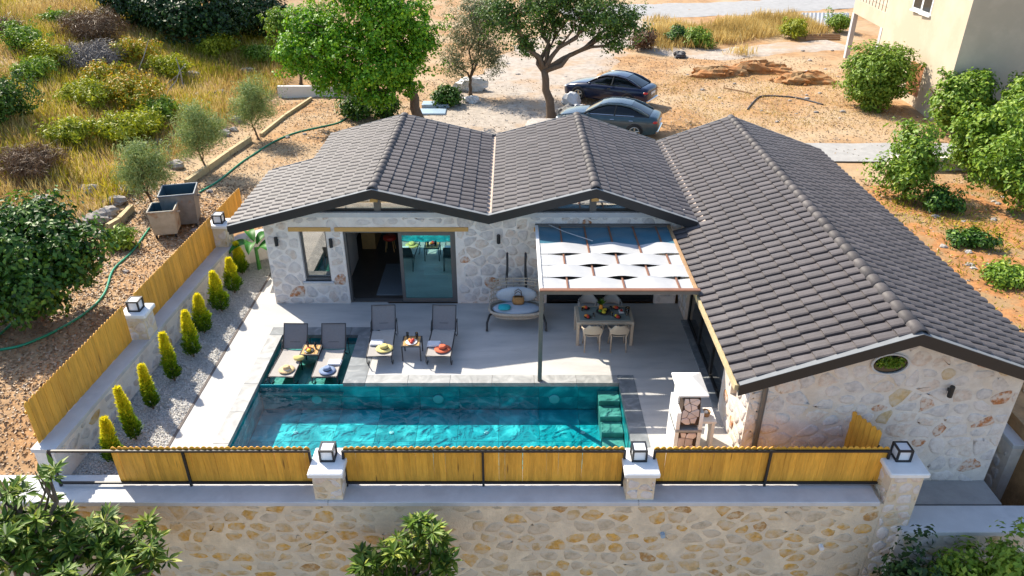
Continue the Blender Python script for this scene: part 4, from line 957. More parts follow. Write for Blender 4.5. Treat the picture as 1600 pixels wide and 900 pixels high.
# ------------------------------------------------------------------ hanging swing seat
sw = thing('swing_seat', 'double wicker hanging swing seat with grey cushions against the wall', 'swing seat', (.12, 17.9, 0))
cx, cy = .12, 17.75
for s in (-1, 1):
    b = MB(); b.tube([(cx + s * .80, 17.3, .03), (cx + s * .80, 17.45, .2), (cx + s * .74, 17.75, .26), (cx + s * .5, 18.25, .16), (cx + s * .3, 18.45, .3), (cx + s * .25, 18.55, 1.2), (cx + s * .25, 18.5, 1.72), (cx + s * .25, 18.36, 1.86), (cx + s * .25, 18.2, 1.8)], .032, 8); b.build('stand_tube', MT['leg'], sw, smooth=True)
    b = MB(); b.tube([(cx + s * .25, 18.2, 1.8), (cx + s * .3, 18.02, 1.2)], .008, 5); b.build('hanger', MT['leg'], sw)
def rim(f, z, n=28): return [(cx + .74 * f * math.copysign(abs(math.cos(2 * math.pi * k / n)) ** .7, math.cos(2 * math.pi * k / n)), cy + .40 * f * math.copysign(abs(math.sin(2 * math.pi * k / n)) ** .7, math.sin(2 * math.pi * k / n)), z) for k in range(n + 1)]
b = MB(); b.tube(rim(1, .5), .04, 8, False); b.tube(rim(.86, .36), .025, 8, False); b.build('basket_rim', MT['wicker'], sw, smooth=True)
b = MB(); b.grid([rim(.99, .5), rim(.86, .36), rim(.4, .32), rim(.02, .32)]); b.build('basket_base', MT['wicker'], sw, smooth=True)
def backp(a, z):   # curved back shell
    t = R(a); k = .74 + .02 * z; return Vector((cx + k * math.copysign(abs(math.cos(t)) ** .7, math.cos(t)), cy + .40 * math.copysign(abs(math.sin(t)) ** .7, math.sin(t)) + .12 * (z - .5), z))
for z in (.62, .74, .86, .98, 1.08, 1.16):
    lim = 8 + max(0, z - .6) * 55; b = MB(); b.tube([backp(lim + (180 - 2 * lim) * k / 22, z) for k in range(23)], .018, 6); b.build('back_band', MT['wicker'], sw, smooth=True)
for a in range(20, 165, 12):
    zt = 1.18 if 42 < a < 138 else .6 + .58 * min(a - 8, 172 - a) / 34; b = MB(); b.tube([backp(a, .5 + (zt - .5) * k / 4) for k in range(5)], .013, 6); b.build('back_rib', MT['wicker'], sw)
b = MB(); b.blob((cx, cy - .04, .50), (.66, .33, .10), 3, 22, 8, .04); b.build('seat_cushion', MT['cushion'], sw, smooth=True)
b = MB(); b.blob((cx, cy + .26, .76), (.58, .10, .25), 5, 22, 8, .04); b.build('back_cushion', MT['cushion'], sw, smooth=True)
b = MB(); b.blob((cx - .33, cy - .18, .63), (.19, .15, .06), 6, 16, 8, .1); single('throw_pillow', b, MT['teal'], 'turquoise throw pillow on the swing seat', 'pillow', smooth=True)
bg = thing('straw_bag', 'brown straw handbag with dark handles on the swing seat', 'bag', (cx + .05, cy + .06, .60))
b = MB(); b.grid([[(cx + .05 + rx * math.cos(a / 16 * 6.2832), cy + .06 + ry * math.sin(a / 16 * 6.2832), z) for a in range(17)] for rx, ry, z in ((.02, .02, .60), (.15, .08, .60), (.17, .09, .68), (.15, .06, .82), (.13, .03, .82))]); b.build('bag_body', MT['bag'], bg, smooth=True)
for s in (-1, 1): b = MB(); b.tube([(cx - .04, cy + .06 + s * .05, .80), (cx - .04, cy + .06 + s * .06, .95), (cx + .05, cy + .06 + s * .07, 1.02), (cx + .13, cy + .06 + s * .06, .95), (cx + .14, cy + .06 + s * .05, .80)], .01, 6); b.build('handle', MT['brownjoint'], bg, smooth=True)

# ------------------------------------------------------------------ dining set
TX0, TX1, TY0, TY1 = 1.68, 3.18, 16.62, 17.48
dt = thing('dining_table', 'taupe resin dining table with grey glass top under the pergola', 'table', ((TX0 + TX1) / 2, 17.05, .002))
b = MB(); b.bbox((TX0, TY0, .66), (TX1, TY1, .73), .012); b.build('table_apron', MT['taupe'], dt)
b = MB(); b.bbox((TX0 + .09, TY0 + .09, .73), (TX1 - .09, TY1 - .09, .742), .004); b.build('glass_top', MT['tableglass'], dt)
for x in (TX0 + .005, TX1 - .085):
    for y in (TY0 + .005, TY1 - .085): b = MB(); b.bbox((x, y, .002), (x + .08, y + .08, .655), .01); b.build('leg', MT['taupe'], dt)
def chair(c, rz, m, label):
    t = thing('dining_chair', label, 'chair', (0, 0, 0), 0, 'dining chairs')
    b = MB(); n = 14; b.grid([[(.21 * s * math.copysign(abs(math.cos(a / n * 6.2832)) ** .6, math.cos(a / n * 6.2832)), .02 + .2 * s * math.copysign(abs(math.sin(a / n * 6.2832)) ** .6, math.sin(a / n * 6.2832)), z) for a in range(n + 1)] for s, z in ((.02, .43), (.8, .43), (1, .44), (1, .46), (.9, .455), (.02, .44))]); b.build('seat', m, t, False, True)
    for sx in (-1, 1):
        b = MB(); b.tube([(sx * .17, .17, .44), (sx * .21, .2, .0)], [.024, .015], 7); b.build('leg', m, t, False, True)
        b = MB(); b.tube([(sx * .25, -.22, .70), (sx * .19, -.17, .44), (sx * .2, -.25, .0)], [.02, .024, .015], 7); b.build('leg', m, t, False, True)
        b = MB(); b.tube([(sx * .21, -.26, .72), (sx * .27, -.1, .67), (sx * .27, .1, .66), (sx * .2, .17, .45)], .018, 7); b.build('armrest', m, t, False, True)
    rws = []
    for j in range(7):
        z = .56 + .28 * j / 6; wv = .15 + .10 * math.sin(math.pi * min(1, (j + 2.2) / 7.5)); wv = wv if j < 6 else wv * .72
        rws.append([(wv * math.sin(R(-62 + 124 * k / 10)) * 1.12, -.27 - .05 * (j / 6) + .10 * (1 - math.cos(R(-62 + 124 * k / 10))), z) for k in range(11)])
    b = MB(); b.grid(rws); b.grid([[(p[0] * .97, p[1] + .014, p[2]) for p in r] for r in rws]); b.build('backrest', m, t, False, True)
    t.location = c; t.rotation_euler = (0, 0, rz)
chair((2.08, 16.55, .002), 0, MT['taupe'], 'beige resin armchair on near side of table, left one'); chair((2.76, 16.55, .002), 0, MT['taupe'], 'beige resin armchair on near side of table, right one')
chair((2.08, 17.66, .002), R(180), MT['taupegrey'], 'grey round backed chair behind table, left one'); chair((2.72, 17.66, .002), R(180), MT['taupegrey'], 'grey round backed chair behind table, right one')
zt = .744
plate((1.98, 17.28, zt), .1, 'fruit plate at the far left of the dining table', ['red', 'orange']); plate((2.78, 17.28, zt), .1, 'fruit plate at the far right of the dining table', ['red', 'orange'])
plate((1.98, 16.84, zt), .1, 'fruit plate at the near left of the dining table', ['red', 'orange', 'red']); plate((2.76, 16.84, zt), .1, 'fruit plate at the near right of the dining table', ['red', 'lemon', 'red'])
plate((2.42, 17.12, zt), .2, 'large fruit bowl with a pineapple in the table centre', ['lemon', 'orange', 'lemon', 'lemon', 'green'], nm='fruit_bowl', cat='bowl')
pa = thing('pineapple', 'pineapple with spiky green crown in the fruit bowl', 'pineapple', (2.36, 17.2, zt + .02)); b = MB(); b.blob((2.36, 17.2, zt + .1), (.055, .055, .09), 2, 12, 8, .05); b.build('fruit', MT['orange'], pa, smooth=True)
k = 40; leaf_obj('leaf_crown', np.tile([[2.36, 17.2, zt + .17]], (k, 1)), RNG.normal(size=(k, 3)) * np.array([.5, .5, .3]) + np.array([0, 0, .8]), RNG.normal(size=(k, 3)), .2, .025, RNG.random(k), LF['fig'], pa)
glass((3.03, 16.98, zt), .06, .22, MT['juice'], 'jug of orange juice on the dining table', 'juice_jug', 'jug')
bt = thing('snack_tray', 'white tray with red berries beside the juice jug', 'tray', (2.94, 17.08, zt)); b = MB(); b.bbox((2.83, 17.05, zt), (2.96, 17.25, zt + .02), .004); b.build('tray', MT['platewhite'], bt); b = MB(); b.blob((2.9, 17.15, zt + .035), (.04, .06, .02), 3, 9, 6, .2); b.build('fruit', MT['red'], bt)
for x, y, lb in ((2.14, 16.86, 'near left'), (2.62, 16.9, 'near right'), (1.86, 17.18, 'far left'), (2.62, 17.22, 'far right')): glass((x, y, zt), .035, .11, None, 'clear water glass at the %s of the dining table' % lb)

# ------------------------------------------------------------------ barbecue
bx, by = 3.72, 12.72
bq = thing('barbecue', 'white masonry barbecue with paved front and pyramid chimney cap', 'barbecue', (bx, by, .002))
b = MB(); b.box((bx - 0.279, by - .32, .002), (bx - 0.197, by + .4, 1.12)); b.box((bx + 0.197, by - .32, .002), (bx + 0.279, by + .4, 1.12)); b.box((bx - 0.197, by + .3, .002), (bx + 0.197, by + .4, 1.12)); b.box((bx - 0.197, by - .30, .002), (bx + 0.197, by + .3, .62)); b.box((bx - 0.221, by - .0, 1.12), (bx + 0.221, by + .4, 1.55)); b.build('masonry', MT['white'], bq)
pan = MB(); pan.box((bx - 0.197, by - .315, .06), (bx + 0.197, by - .30, .60)); pan = pan.build('paved_front', MT['brownjoint'], bq)
stones(pan, [(bx - 0.193, .07), (bx + 0.193, .07), (bx + 0.193, .59), (bx - 0.193, .59)], .19, .19, Vector((0, by - .315, 0)), X_, Z_, -Y_, [MT['pinkstone']], [1], joint=.004, skip=0, proud=.01, seed=5, crisp=True)
pan = MB(); pan.prism([(bx - 0.195, by - .31, .80), (bx + 0.195, by - .31, .80), (bx + 0.195, by - .31, 1.12), (bx + 0.164, by - .31, 1.5), (bx - 0.164, by - .31, 1.5), (bx - 0.195, by - .31, 1.12)], (0, .3, 0)); pan = pan.build('paved_hood', MT['brownjoint'], bq)
stones(pan, [(bx - 0.189, .81), (bx + 0.189, .81), (bx + 0.164, 1.49), (bx - 0.164, 1.49)], .17, .17, Vector((0, by - .31, 0)), X_, Z_, -Y_, [MT['pinkstone']], [1], joint=.004, skip=0, proud=.01, seed=6, crisp=True)
b = MB(); b.lathe([(.46, 1.56), (.46, 1.60), (.02, 1.80)], (bx, by + .05, 0), 4); 
for v in b.v:
    d = v - Vector((bx, by + .05, 0)); q = Matrix.Rotation(R(45), 3, 'Z') @ d; v.x = bx + q.x * .95; v.y = by + .05 + q.y * 1.25
b.build('chimney_cap', MT['white'], bq)
b = MB(); b.bbox((bx - 0.279, by - .34, .62), (bx + 0.279, by + .3, .68), .01); b.build('hearth_slab', MT['concrete'], bq)
b = MB(); b.box((bx + 0.279, by - .1, .66), (bx + 0.640, by + .38, .72)); b.box((bx + 0.558, by - .08, .002), (bx + 0.623, by + .36, .66)); b.build('side_counter', MT['white'], bq)
st = thing('barbecue_pot', 'small dark pot on the barbecue side counter', 'pot', (bx + 0.451, by + .12, .722)); b = MB(); b.lathe([(.08, 0), (.1, .1), (.08, .1), (.06, .02)], (bx + 0.451, by + .12, .722), 14); b.build('pot_body', MT['oldwood'], st, smooth=True); b = MB(); b.lathe([(.06, .02), (.04, .1), (.0, .12)], (bx + 0.451, by + .12, .722), 12); b.build('pot_lid', MT['white'], st)

# ------------------------------------------------------------------ interior
mb = MB(); mb.box((wx0 + .3, FY + .32, -.1), (4.6, 24.1, .012)); mb.box((-4.6, FY + .25, -.1), (-1.6, FY + .32, .01)); struct('indoor_floor', mb, MT['darkfloor'])
mb = MB(); mb.box((-5.2, 23.9, .0), (4.6, 24.05, 2.8)); mb.box((-5.05, FY + .33, 0), (-4.95, 21.7, 2.7)); mb.box((.5, FY + .33, 0), (.6, 23.9, 2.7)); struct('indoor_wall', mb, MT['innerwall'])
b = MB(); b.bbox((-4.0, 19.3, .012), (-2.9, 21.3, .03), .005); single('floor_rug', b, MT['rug'], 'grey woven rug just inside the sliding door', 'rug')
kc = thing('kitchen_cabinet', 'low timber cabinet along the indoor wall', 'cabinet', (-4.7, 23.0, .012)); b = MB(); b.bbox((-4.95, 22.4, .012), (-4.5, 23.6, .9), .01); b.build('carcass', MT['teak'], kc); b = MB(); b.box((-4.97, 22.38, .9), (-4.46, 23.62, .94)); b.build('worktop', MT['cap'], kc)
so = thing('sofa', 'blue sofa with white cushions behind the sliding glass door', 'sofa', (-2.2, 20.2, .012))
b = MB(); b.bbox((-3.1, 20.9, .012), (-.6, 21.7, .42), .03); b.build('seat', MT['cushion'], so); b = MB(); b.bbox((-3.1, 21.55, .42), (-.6, 21.8, .82), .04); b.build('backrest', MT['cushion'], so)
b = MB(); b.bbox((-1.35, 19.5, .012), (-.6, 20.9, .42), .03); b.build('chaise', MT['cushion'], so)
for k, m in enumerate(('yellow', 'towel', 'yellow')): b = MB(); b.blob((-2.75 + k * .8, 21.35, .62), (.2, .1, .19), k, 10, 7, .08); b.build('cushion', MT[m], so, smooth=True)
ct = thing('coffee_table', 'white coffee table in front of the indoor sofa', 'table', (-2.25, 20.2, .012)); b = MB(); b.bbox((-2.65, 19.95, .34), (-1.85, 20.5, .39), .01); b.build('table_top', MT['platewhite'], ct)
for x in (-2.6, -1.93):
    for y in (20.0, 20.42): b = MB(); b.box((x, y, .012), (x + .04, y + .04, .34)); b.build('leg', MT['teak'], ct)
plate((-2.25, 20.22, .39), .14, 'red fruit plate on the indoor coffee table', ['red', 'orange', 'red'])
st = thing('stool', 'patterned stool inside beyond the rug', 'stool', (-4.0, 22.3, .012)); b = MB(); b.lathe([(.2, .42), (.22, .45), (.22, .52), (.18, .55)], (-4.0, 22.3, 0), 14); b.build('seat', MT['red'], st, smooth=True)
for k in range(4): a = R(45 + 90 * k); b = MB(); b.tube([(-4 + .14 * math.cos(a), 22.3 + .14 * math.sin(a), .43), (-4 + .2 * math.cos(a), 22.3 + .2 * math.sin(a), .012)], .018, 6); b.build('leg', MT['teak'], st)

# ------------------------------------------------------------------ golden cypresses in the gravel
def cypress(base, h, label, seed):
    t = thing('golden_cypress', label, 'cypress', base, 0, 'golden cypresses in the gravel strip'); rg = np.random.default_rng(seed); b = Vector(base)
    m1 = MB(); m1.tube([b - Vector((0, 0, .05)), b + Vector((0, 0, h * .9))], [.025, .008], 6); m1.build('stem', MT['bark'], t)
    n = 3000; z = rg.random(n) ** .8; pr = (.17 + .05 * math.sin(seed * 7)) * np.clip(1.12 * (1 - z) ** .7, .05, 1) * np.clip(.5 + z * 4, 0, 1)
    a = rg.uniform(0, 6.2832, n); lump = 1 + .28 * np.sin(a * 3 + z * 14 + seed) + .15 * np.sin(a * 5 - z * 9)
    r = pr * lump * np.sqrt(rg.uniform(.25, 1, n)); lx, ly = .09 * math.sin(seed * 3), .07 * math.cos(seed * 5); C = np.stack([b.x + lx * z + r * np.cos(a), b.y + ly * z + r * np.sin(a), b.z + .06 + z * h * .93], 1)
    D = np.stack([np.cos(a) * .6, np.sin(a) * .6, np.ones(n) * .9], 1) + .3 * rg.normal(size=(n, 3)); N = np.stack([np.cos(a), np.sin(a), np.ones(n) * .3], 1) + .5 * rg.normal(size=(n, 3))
    leaf_obj('foliage', C, D, N, rg.uniform(.07, .13, n), rg.uniform(.022, .04, n), np.clip(z * 1.45 - .08 + rg.normal(0, .13, n), 0, 1), LF['cypress'], t)  # yellower towards the tip: new growth, plus sunlit tops put into the colour
ordn = ['nearest the front railing, half behind it', 'second from the front railing', 'third from the front railing', 'fourth from the front railing', 'fifth from the front railing', 'sixth from the front railing', 'third from the house end', 'second from the house end', 'nearest the banana plant at the house end']
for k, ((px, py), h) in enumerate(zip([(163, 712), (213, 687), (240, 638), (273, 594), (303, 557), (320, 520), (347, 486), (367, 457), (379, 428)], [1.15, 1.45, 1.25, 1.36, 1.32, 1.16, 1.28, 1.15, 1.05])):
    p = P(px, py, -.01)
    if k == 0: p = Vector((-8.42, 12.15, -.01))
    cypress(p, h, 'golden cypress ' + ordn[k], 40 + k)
ba = thing('banana_plant', 'broad leaved banana plant beside the left corner of the house', 'plant', (-7.95, 21.0, -.02))
m1 = MB(); m1.tube([(-7.95, 21.0, -.05), (-7.95, 21.0, .75)], [.07, .05], 8); m1.build('stem', MT['green'], ba)
for k in range(7):
    a = R(20 + 51 * k); rws = []
    for j in range(9):
        s = j / 8; d = .1 + .75 * s; z = .7 + .75 * s - .75 * s * s + .1 * (k % 3); wv = .16 * math.sin(math.pi * min(1, s * .93 + .05)) ** .7
        c = Vector((-7.95 + d * math.cos(a), 21.0 + d * math.sin(a), z)); n = Vector((-math.sin(a), math.cos(a), 0))
        rws.append([c + n * wv * q + Vector((0, 0, .06 * abs(q))) for q in (-1, -.5, 0, .5, 1)])
    m1 = MB(); m1.grid(rws); m1.build('leaf', LF['banana'], ba, smooth=True)

# ------------------------------------------------------------------ trees
def L_(px, py, Y, rx, rz=None, ry=None): return (PY(px, py, Y), (rx, ry or rx, rz or rx))
g = Pg(655, 192); 
tree('mulberry_tree', 'large bright green tree behind the left roof ridge', g, PY(640, 128, g.y), .26, [L_(520, 60, 35, 1.7, 1.5), L_(600, 20, 35, 1.9, 1.7), L_(585, 95, 34.3, 1.9, 1.5), L_(648, 55, 35.5, 1.4, 1.6), L_(465, 85, 35, 1.1, 1.2), L_(630, 110, 35, 1.1, .9), L_(560, 130, 34.5, 1.2, .7), L_(560, -30, 36, 2.2, 1.2), L_(510, 120, 34.5, 1.1, .8), L_(590, 150, 34, .9, .5), L_(480, 40, 35.5, 1.0, 1.1)], 40000, .15, .65, 'mulberry', clump=.34, shell=.25)
g = Pg(470, 132)
tree('small_tree', 'smaller darker green tree left of the large bright one', g, g + Vector((.2, 0, 1.0)), .09, [L_(455, 75, g.y, 1.0, 1.0), L_(490, 40, g.y + .5, 1.2, 1.1), L_(440, 35, g.y + .5, .9, .9), L_(500, 95, g.y, .9, .8)], 9000, .16, .6, 'vine', clump=.36, shell=.2)
g = Pg(862, 186)
tree('oak_tree', 'dark leaved tree with forked trunk beside the parked cars', g, PY(850, 108, g.y), .22, [L_(790, 20, 36, 1.3, 1.2), L_(850, 25, 37, 1.6, 1.4), L_(925, 22, 36, 1.6, 1.1), L_(975, 35, 36.5, 1.2, .9), L_(880, -15, 37, 2.4, 1.0), L_(820, 65, 36.5, .7, .7), L_(960, 62, 36, .8, .6)], 22000, .13, .6, 'oak', clump=.34, shell=.2)
g = Pg(735, 150)
tree('grey_shrub_tree', 'grey green wispy tree between the two larger trees', g, g + Vector((0, 0, 1.0)), .1, [L_(735, 30, g.y, 1.4, 1.6), L_(760, 80, g.y, 1.2, 1.3), L_(710, 90, g.y, .9, 1.3), L_(770, 20, g.y + 1, 1.2, 1.2)], 14000, .16, .25, 'grey', clump=.4, shell=.25)
for (x0, y0, lb, sz) in ((235, 325, 'nearest the waste bins', 1.0), (318, 268, 'second from the waste bins', 1.1), (398, 218, 'third from the waste bins', 1.1)):
    g = Pg(x0 + 6, y0); g2 = g + Vector((-.1, 0, .5))
    tree('olive_sapling', 'feathery grey green olive sapling, ' + lb, g, g2, .045, [((g.x - .3 * sz, g.y, g.z + 1.2 * sz), (.7 * sz, .65 * sz, .8 * sz)), ((g.x + .35 * sz, g.y + .1, g.z + 1.5 * sz), (.6 * sz, .6 * sz, .8 * sz)), ((g.x, g.y - .2, g.z + 2.0 * sz), (.55 * sz, .5 * sz, .6 * sz))], 7500, .15, .17, 'olive', group='olive saplings along the kerb', clump=.34, shell=.05, up=.2, droop=-.5)
g = Pg(60, 500)
tree('fig_tree', 'round dark green fig tree left of the timber fence', g, g + Vector((-.1, 0, .7)), .14, [((g.x - .2, g.y, g.z + 1.9), (1.3, 1.2, 1.1)), ((g.x + .9, g.y + .5, g.z + 1.7), (1.0, 1.0, .9)), ((g.x - 1.2, g.y + .3, g.z + 1.6), (1.1, 1.1, 1.0)), ((g.x + .1, g.y + .9, g.z + 2.4), (1.1, 1.0, .8)), ((g.x + .5, g.y - .6, g.z + 1.3), (.9, .8, .7)), ((g.x - .9, g.y - .6, g.z + .9), (.9, .8, .6))], 26000, .15, .6, 'fig', clump=.34, shell=.3)
g = Vector((-8.6, 8.9, -3.2))
tree('loquat_tree', 'large leaved loquat tree in the lower left corner', g, g + Vector((0, 0, 2.2)), .16, [(PY(55, 822, 9.6), (.7, .6, .5)), (PY(15, 845, 9.2), (.8, .7, .6)), (PY(130, 860, 9.4), (.7, .6, .5)), (PY(205, 850, 9.7), (.55, .5, .5)), (PY(120, 900, 9.0), (1.0, .9, .6)), (PY(160, 812, 9.9), (.35, .3, .22)), (PY(15, 765, 9.9), (.3, .3, .3)), (PY(75, 740, 10.0), (.24, .22, .18)), (PY(230, 890, 9.4), (.4, .4, .35))], 4300, .23, .28, 'loquat', clump=.2, rosette=1, shell=.25)
g = Vector((-2.0, 9.9, -3.2))
tree('loquat_tree', 'small loquat shrub in front of the retaining wall', g, g + Vector((0, 0, 1.6)), .06, [(PY(630, 860, 10.0), (.42, .4, .36)), (PY(580, 880, 10.0), (.34, .35, .3)), (PY(670, 835, 10.0), (.3, .3, .28)), (PY(655, 815, 10.1), (.16, .16, .18)), (PY(690, 875, 9.9), (.3, .3, .35)), (PY(620, 905, 9.9), (.5, .4, .3))], 2200, .21, .30, 'loquat', clump=.2, rosette=1, shell=.2)
# big dark trees on the slope top left
for k, (px, py, r, lb) in enumerate(((215, 48, 1.7, 'left of the darkest crown'), (300, 72, 2.4, 'with the darkest crown at the top'), (385, 62, 2.2, 'at the top beside the mulberry'))):
    g = Pg(px, py); tree('slope_tree', 'dark green tree on the slope ' + lb, g, g + Vector((0, 0, .8)), .18, [((g.x, g.y, g.z + 1.7), (r, r, 1.3)), ((g.x - r * .6, g.y + .8, g.z + 2.2), (r * .8, r * .8, 1.2)), ((g.x + r * .6, g.y + .3, g.z + 1.4), (r * .8, r * .8, 1.1)), ((g.x, g.y + 1.5, g.z + 3.2), (r, r, 1.1))], 12000, .22, .6, 'dark', group='dark trees on the slope', clump=.45)
# right hand vegetation
g = Pg(1365, 168); shrub('rounded_bush', 'large rounded yellow green bush against the beige house', g, 1.75, 3.1, 19000, .16, .55, 'bright', 'bush', nl=8, clump=.34)
for (px, py, rx, h, n_, lm, lb, sz) in ((1412, 305, 1.35, 2.3, 5000, 'vine', 'loose leafy tree behind the right eave', .17), (1590, 325, 1.9, 3.6, 10000, 'vine', 'tall leafy tree at the right edge below the beige house', .18)):
    g = Pg(px, py); tree('leafy_tree', lb, g, g + Vector((0, 0, .9)), .09, [((g.x + rx * a, g.y + b2, g.z + h * c), (rx * .6, rx * .6, h * .3)) for a, b2, c in ((-.45, 0, .45), (.4, .2, .5), (0, -.3, .75), (.1, .5, .9), (-.2, -.6, .35))], n_, sz, .5, lm, clump=.36, shell=.05)
for (px, py, lb) in ((1500, 165, 'at the corner of the beige house'), (1560, 130, 'creeping along the shaded face of the beige house'), (1595, 185, 'at the right border'), (1530, 235, 'below the corner of the beige house')):
    g = Pg(px, py + 40); shrub('climbing_vine', 'bright green vine thicket ' + lb, g, 1.5, 2.8, 8000, .18, .6, 'vine', 'vine', 'vines by the beige house', nl=5, clump=.32)
for (px, py, rx, h, lb, lm) in ((1440, 890, .9, 1.0, 'dark bush below the right end of the front wall', 'dark'), (1520, 895, .8, .9, 'yellow green bush at the lower right', 'bright'), (1592, 870, .5, 1.2, 'yellow green bush in the bottom right corner', 'bright')):
    p = PY(px, py, 9.9); shrub('wall_bush', lb, (p.x, 9.9, -3.2), rx, p.z + 3.2 + .55, 3600, .13, .55, lm, 'bush', nl=6, clump=.25, shell=.2)

for (px, py, lb) in ((1520, 385, 'low dark weed patch on the red soil right of the wing'), (1570, 440, 'low green weed patch nearest the wing eave'), (1470, 330, 'dark bush at the foot of the stone terrace wall')):
    shrub('yard_bush', lb, Pg(px, py), .8, .45 if py > 350 else .9, 1800, .14, .5, 'fig' if py < 400 else 'vine', 'bush', clump=.25)
# ------------------------------------------------------------------ hillside shrubs
SH = [(45, 85, .9, 1.1, 'green', 'vine'), (85, 108, .8, .9, 'yg', 'yellowgreen'), (160, 70, 1.5, 1.3, 'brown', 'brush'), (155, 103, 1.6, .7, 'grey', 'greybrush'), (168, 140, .9, .9, 'or', 'orange'), (215, 100, 1.1, 1.0, 'or2', 'orange'), (215, 170, 1.2, 1.2, 'or3', 'orange'), (20, 190, 1.3, 1.4, 'dg', 'oak'), (270, 125, 1.0, .9, 'yg2', 'yellowgreen'), (345, 88, 1.1, .8, 'yg3', 'yellowgreen'), (140, 170, 1.1, .9, 'yg4', 'yellowgreen'), (190, 228, 1.0, .9, 'yg5', 'yellowgreen'), (408, 100, .8, .7, 'g5', 'bright'), (65, 275, .9, .8, 'br2', 'brush'), (235, 215, .8, .8, 'yg6', 'yellowgreen'), (60, 130, .8, .8, 'yg7', 'bright'), (120, 225, .9, .7, 'yg8', 'yellowgreen'), (250, 190, .8, .8, 'g6', 'bright'), (15, 60, .7, .7, 'br3', 'brush'), (195, 385, .35, .4, 'g7', 'bright'), (100, 45, .8, .7, 'g9', 'vine')]
LB = ['dark leafed shrub high on the left slope', 'yellow green shrub below the dark leafed one on the slope', 'brown dead brush heap near the top of the slope', 'grey heap of dead twigs on the slope', 'shrub with orange tips below the grey twig heap', 'orange tipped shrub under the dark trees', 'largest shrub with orange tips in the middle of the slope', 'big dark shrub at the left border', 'yellow green shrub by the leaning sticks', 'pale tufted shrub under the dark trees', 'yellow green shrub left of the large orange tipped one', 'yellow green shrub above the second olive sapling', 'small bright shrub left of the mulberry tree', 'brown dry shrub above the fig tree', 'yellow green shrub just below the large orange tipped one', 'bright green shrub between two yellow ones on the left slope', 'low yellow green shrub in the dry grass', 'bright green shrub beside the leaning sticks', 'brown dry shrub in the top left corner', 'small green weed by the green hose', 'small dark shrub near the top left']
for (px, py, rx, h, _, lm), lb in zip(SH, LB):
    g = Pg(px, py); br = 'brush' in lm; rx *= 1.35; h *= 1.3
    shrub('brush_heap' if br else 'hillside_shrub', lb, g, rx, h, int((2600 if not br else 5200) * max(.4, rx)), .16 if not br else .28, .42 if not br else .07, lm, 'shrub', 'shrubs on the slope', clump=.3, up=.4, droop=-.3)
# dry grass, scattered in clumps
def scatter(n, box, cond, clusters, spread):
    cs = [(RNG.uniform(box[0], box[1]), RNG.uniform(box[2], box[3])) for _ in range(clusters)]; out = []
    for k in range(n):
        c = cs[RNG.integers(clusters)]; x, y = c[0] + RNG.normal(0, spread), c[1] + RNG.normal(0, spread)
        if cond(x, y): out.append((x, y, ground_z(x, y) - .02))
    return out
hill = lambda x, y: x < -14.2 + .10 * max(0, y - 23) and y > 22
blades('dry_grass', scatter(120000, (-38, -12, 23, 54), hill, 1500, .55), .46, .034, LF['straw'], 'straw coloured dry grass over the left slope', 'grass')
blades('green_grass', scatter(52000, (-36, -13, 24, 52), hill, 200, .75), .5, .036, LF['greengrass'], 'yellow green grass patches over the left slope', 'grass')
vp = [P(1020, 62, .4), P(1110, 55, .4), P(1180, 45, .4), P(1260, 38, .4)]
pts = []
vc = [(RNG.random() * 2.999, RNG.normal(0, 1.9)) for _ in range(150)]
for k in range(20000):
    s, e_ = vc[k % 150]; s = min(2.999, max(0, s + RNG.normal(0, .06))); i = int(s); p = vp[i].lerp(vp[i + 1], s - i) + Vector((RNG.normal(0, .4), e_ + RNG.normal(0, .5), 0)); pts.append((p.x, p.y, ground_z(p.x, p.y)))
blades('verge_grass', pts, .62, .05, LF['straw'], 'dry ochre grass verge between the road and the dirt lot', 'grass', .3)
for k, (px, py, lb) in enumerate(((1062, 62, 'dark tuft at the left end of the grass verge'), (1090, 66, 'bright green shrub in the grass verge'), (1240, 52, 'green shrub at the right end of the grass verge'), (1310, 42, 'green shrub beside the metal sheet'), (1005, 70, 'brown shrub at the near end of the grass verge'))):
    shrub('verge_shrub', lb, Pg(px, py + 8), 1.1, 1.3, 2600, .2, .4, ['fig', 'bright', 'yellowgreen', 'bright', 'brush'][k], 'shrub', 'shrubs on the grass verge', clump=.3)
pts = scatter(9000, (8, 19, 34, 46), lambda x, y: True, 160, .5); blades('lot_grass', pts, .10, .03, LF['straw'], 'sparse dry stubble on the dirt lot', 'grass', .8)
pts = scatter(5000, (12.2, 20, 17, 27), lambda x, y: x > 11.8, 60, .5); blades('yard_weeds', pts, .16, .04, LF['greengrass'], 'low green weeds on the bare ground right of the wing', 'grass', .7)

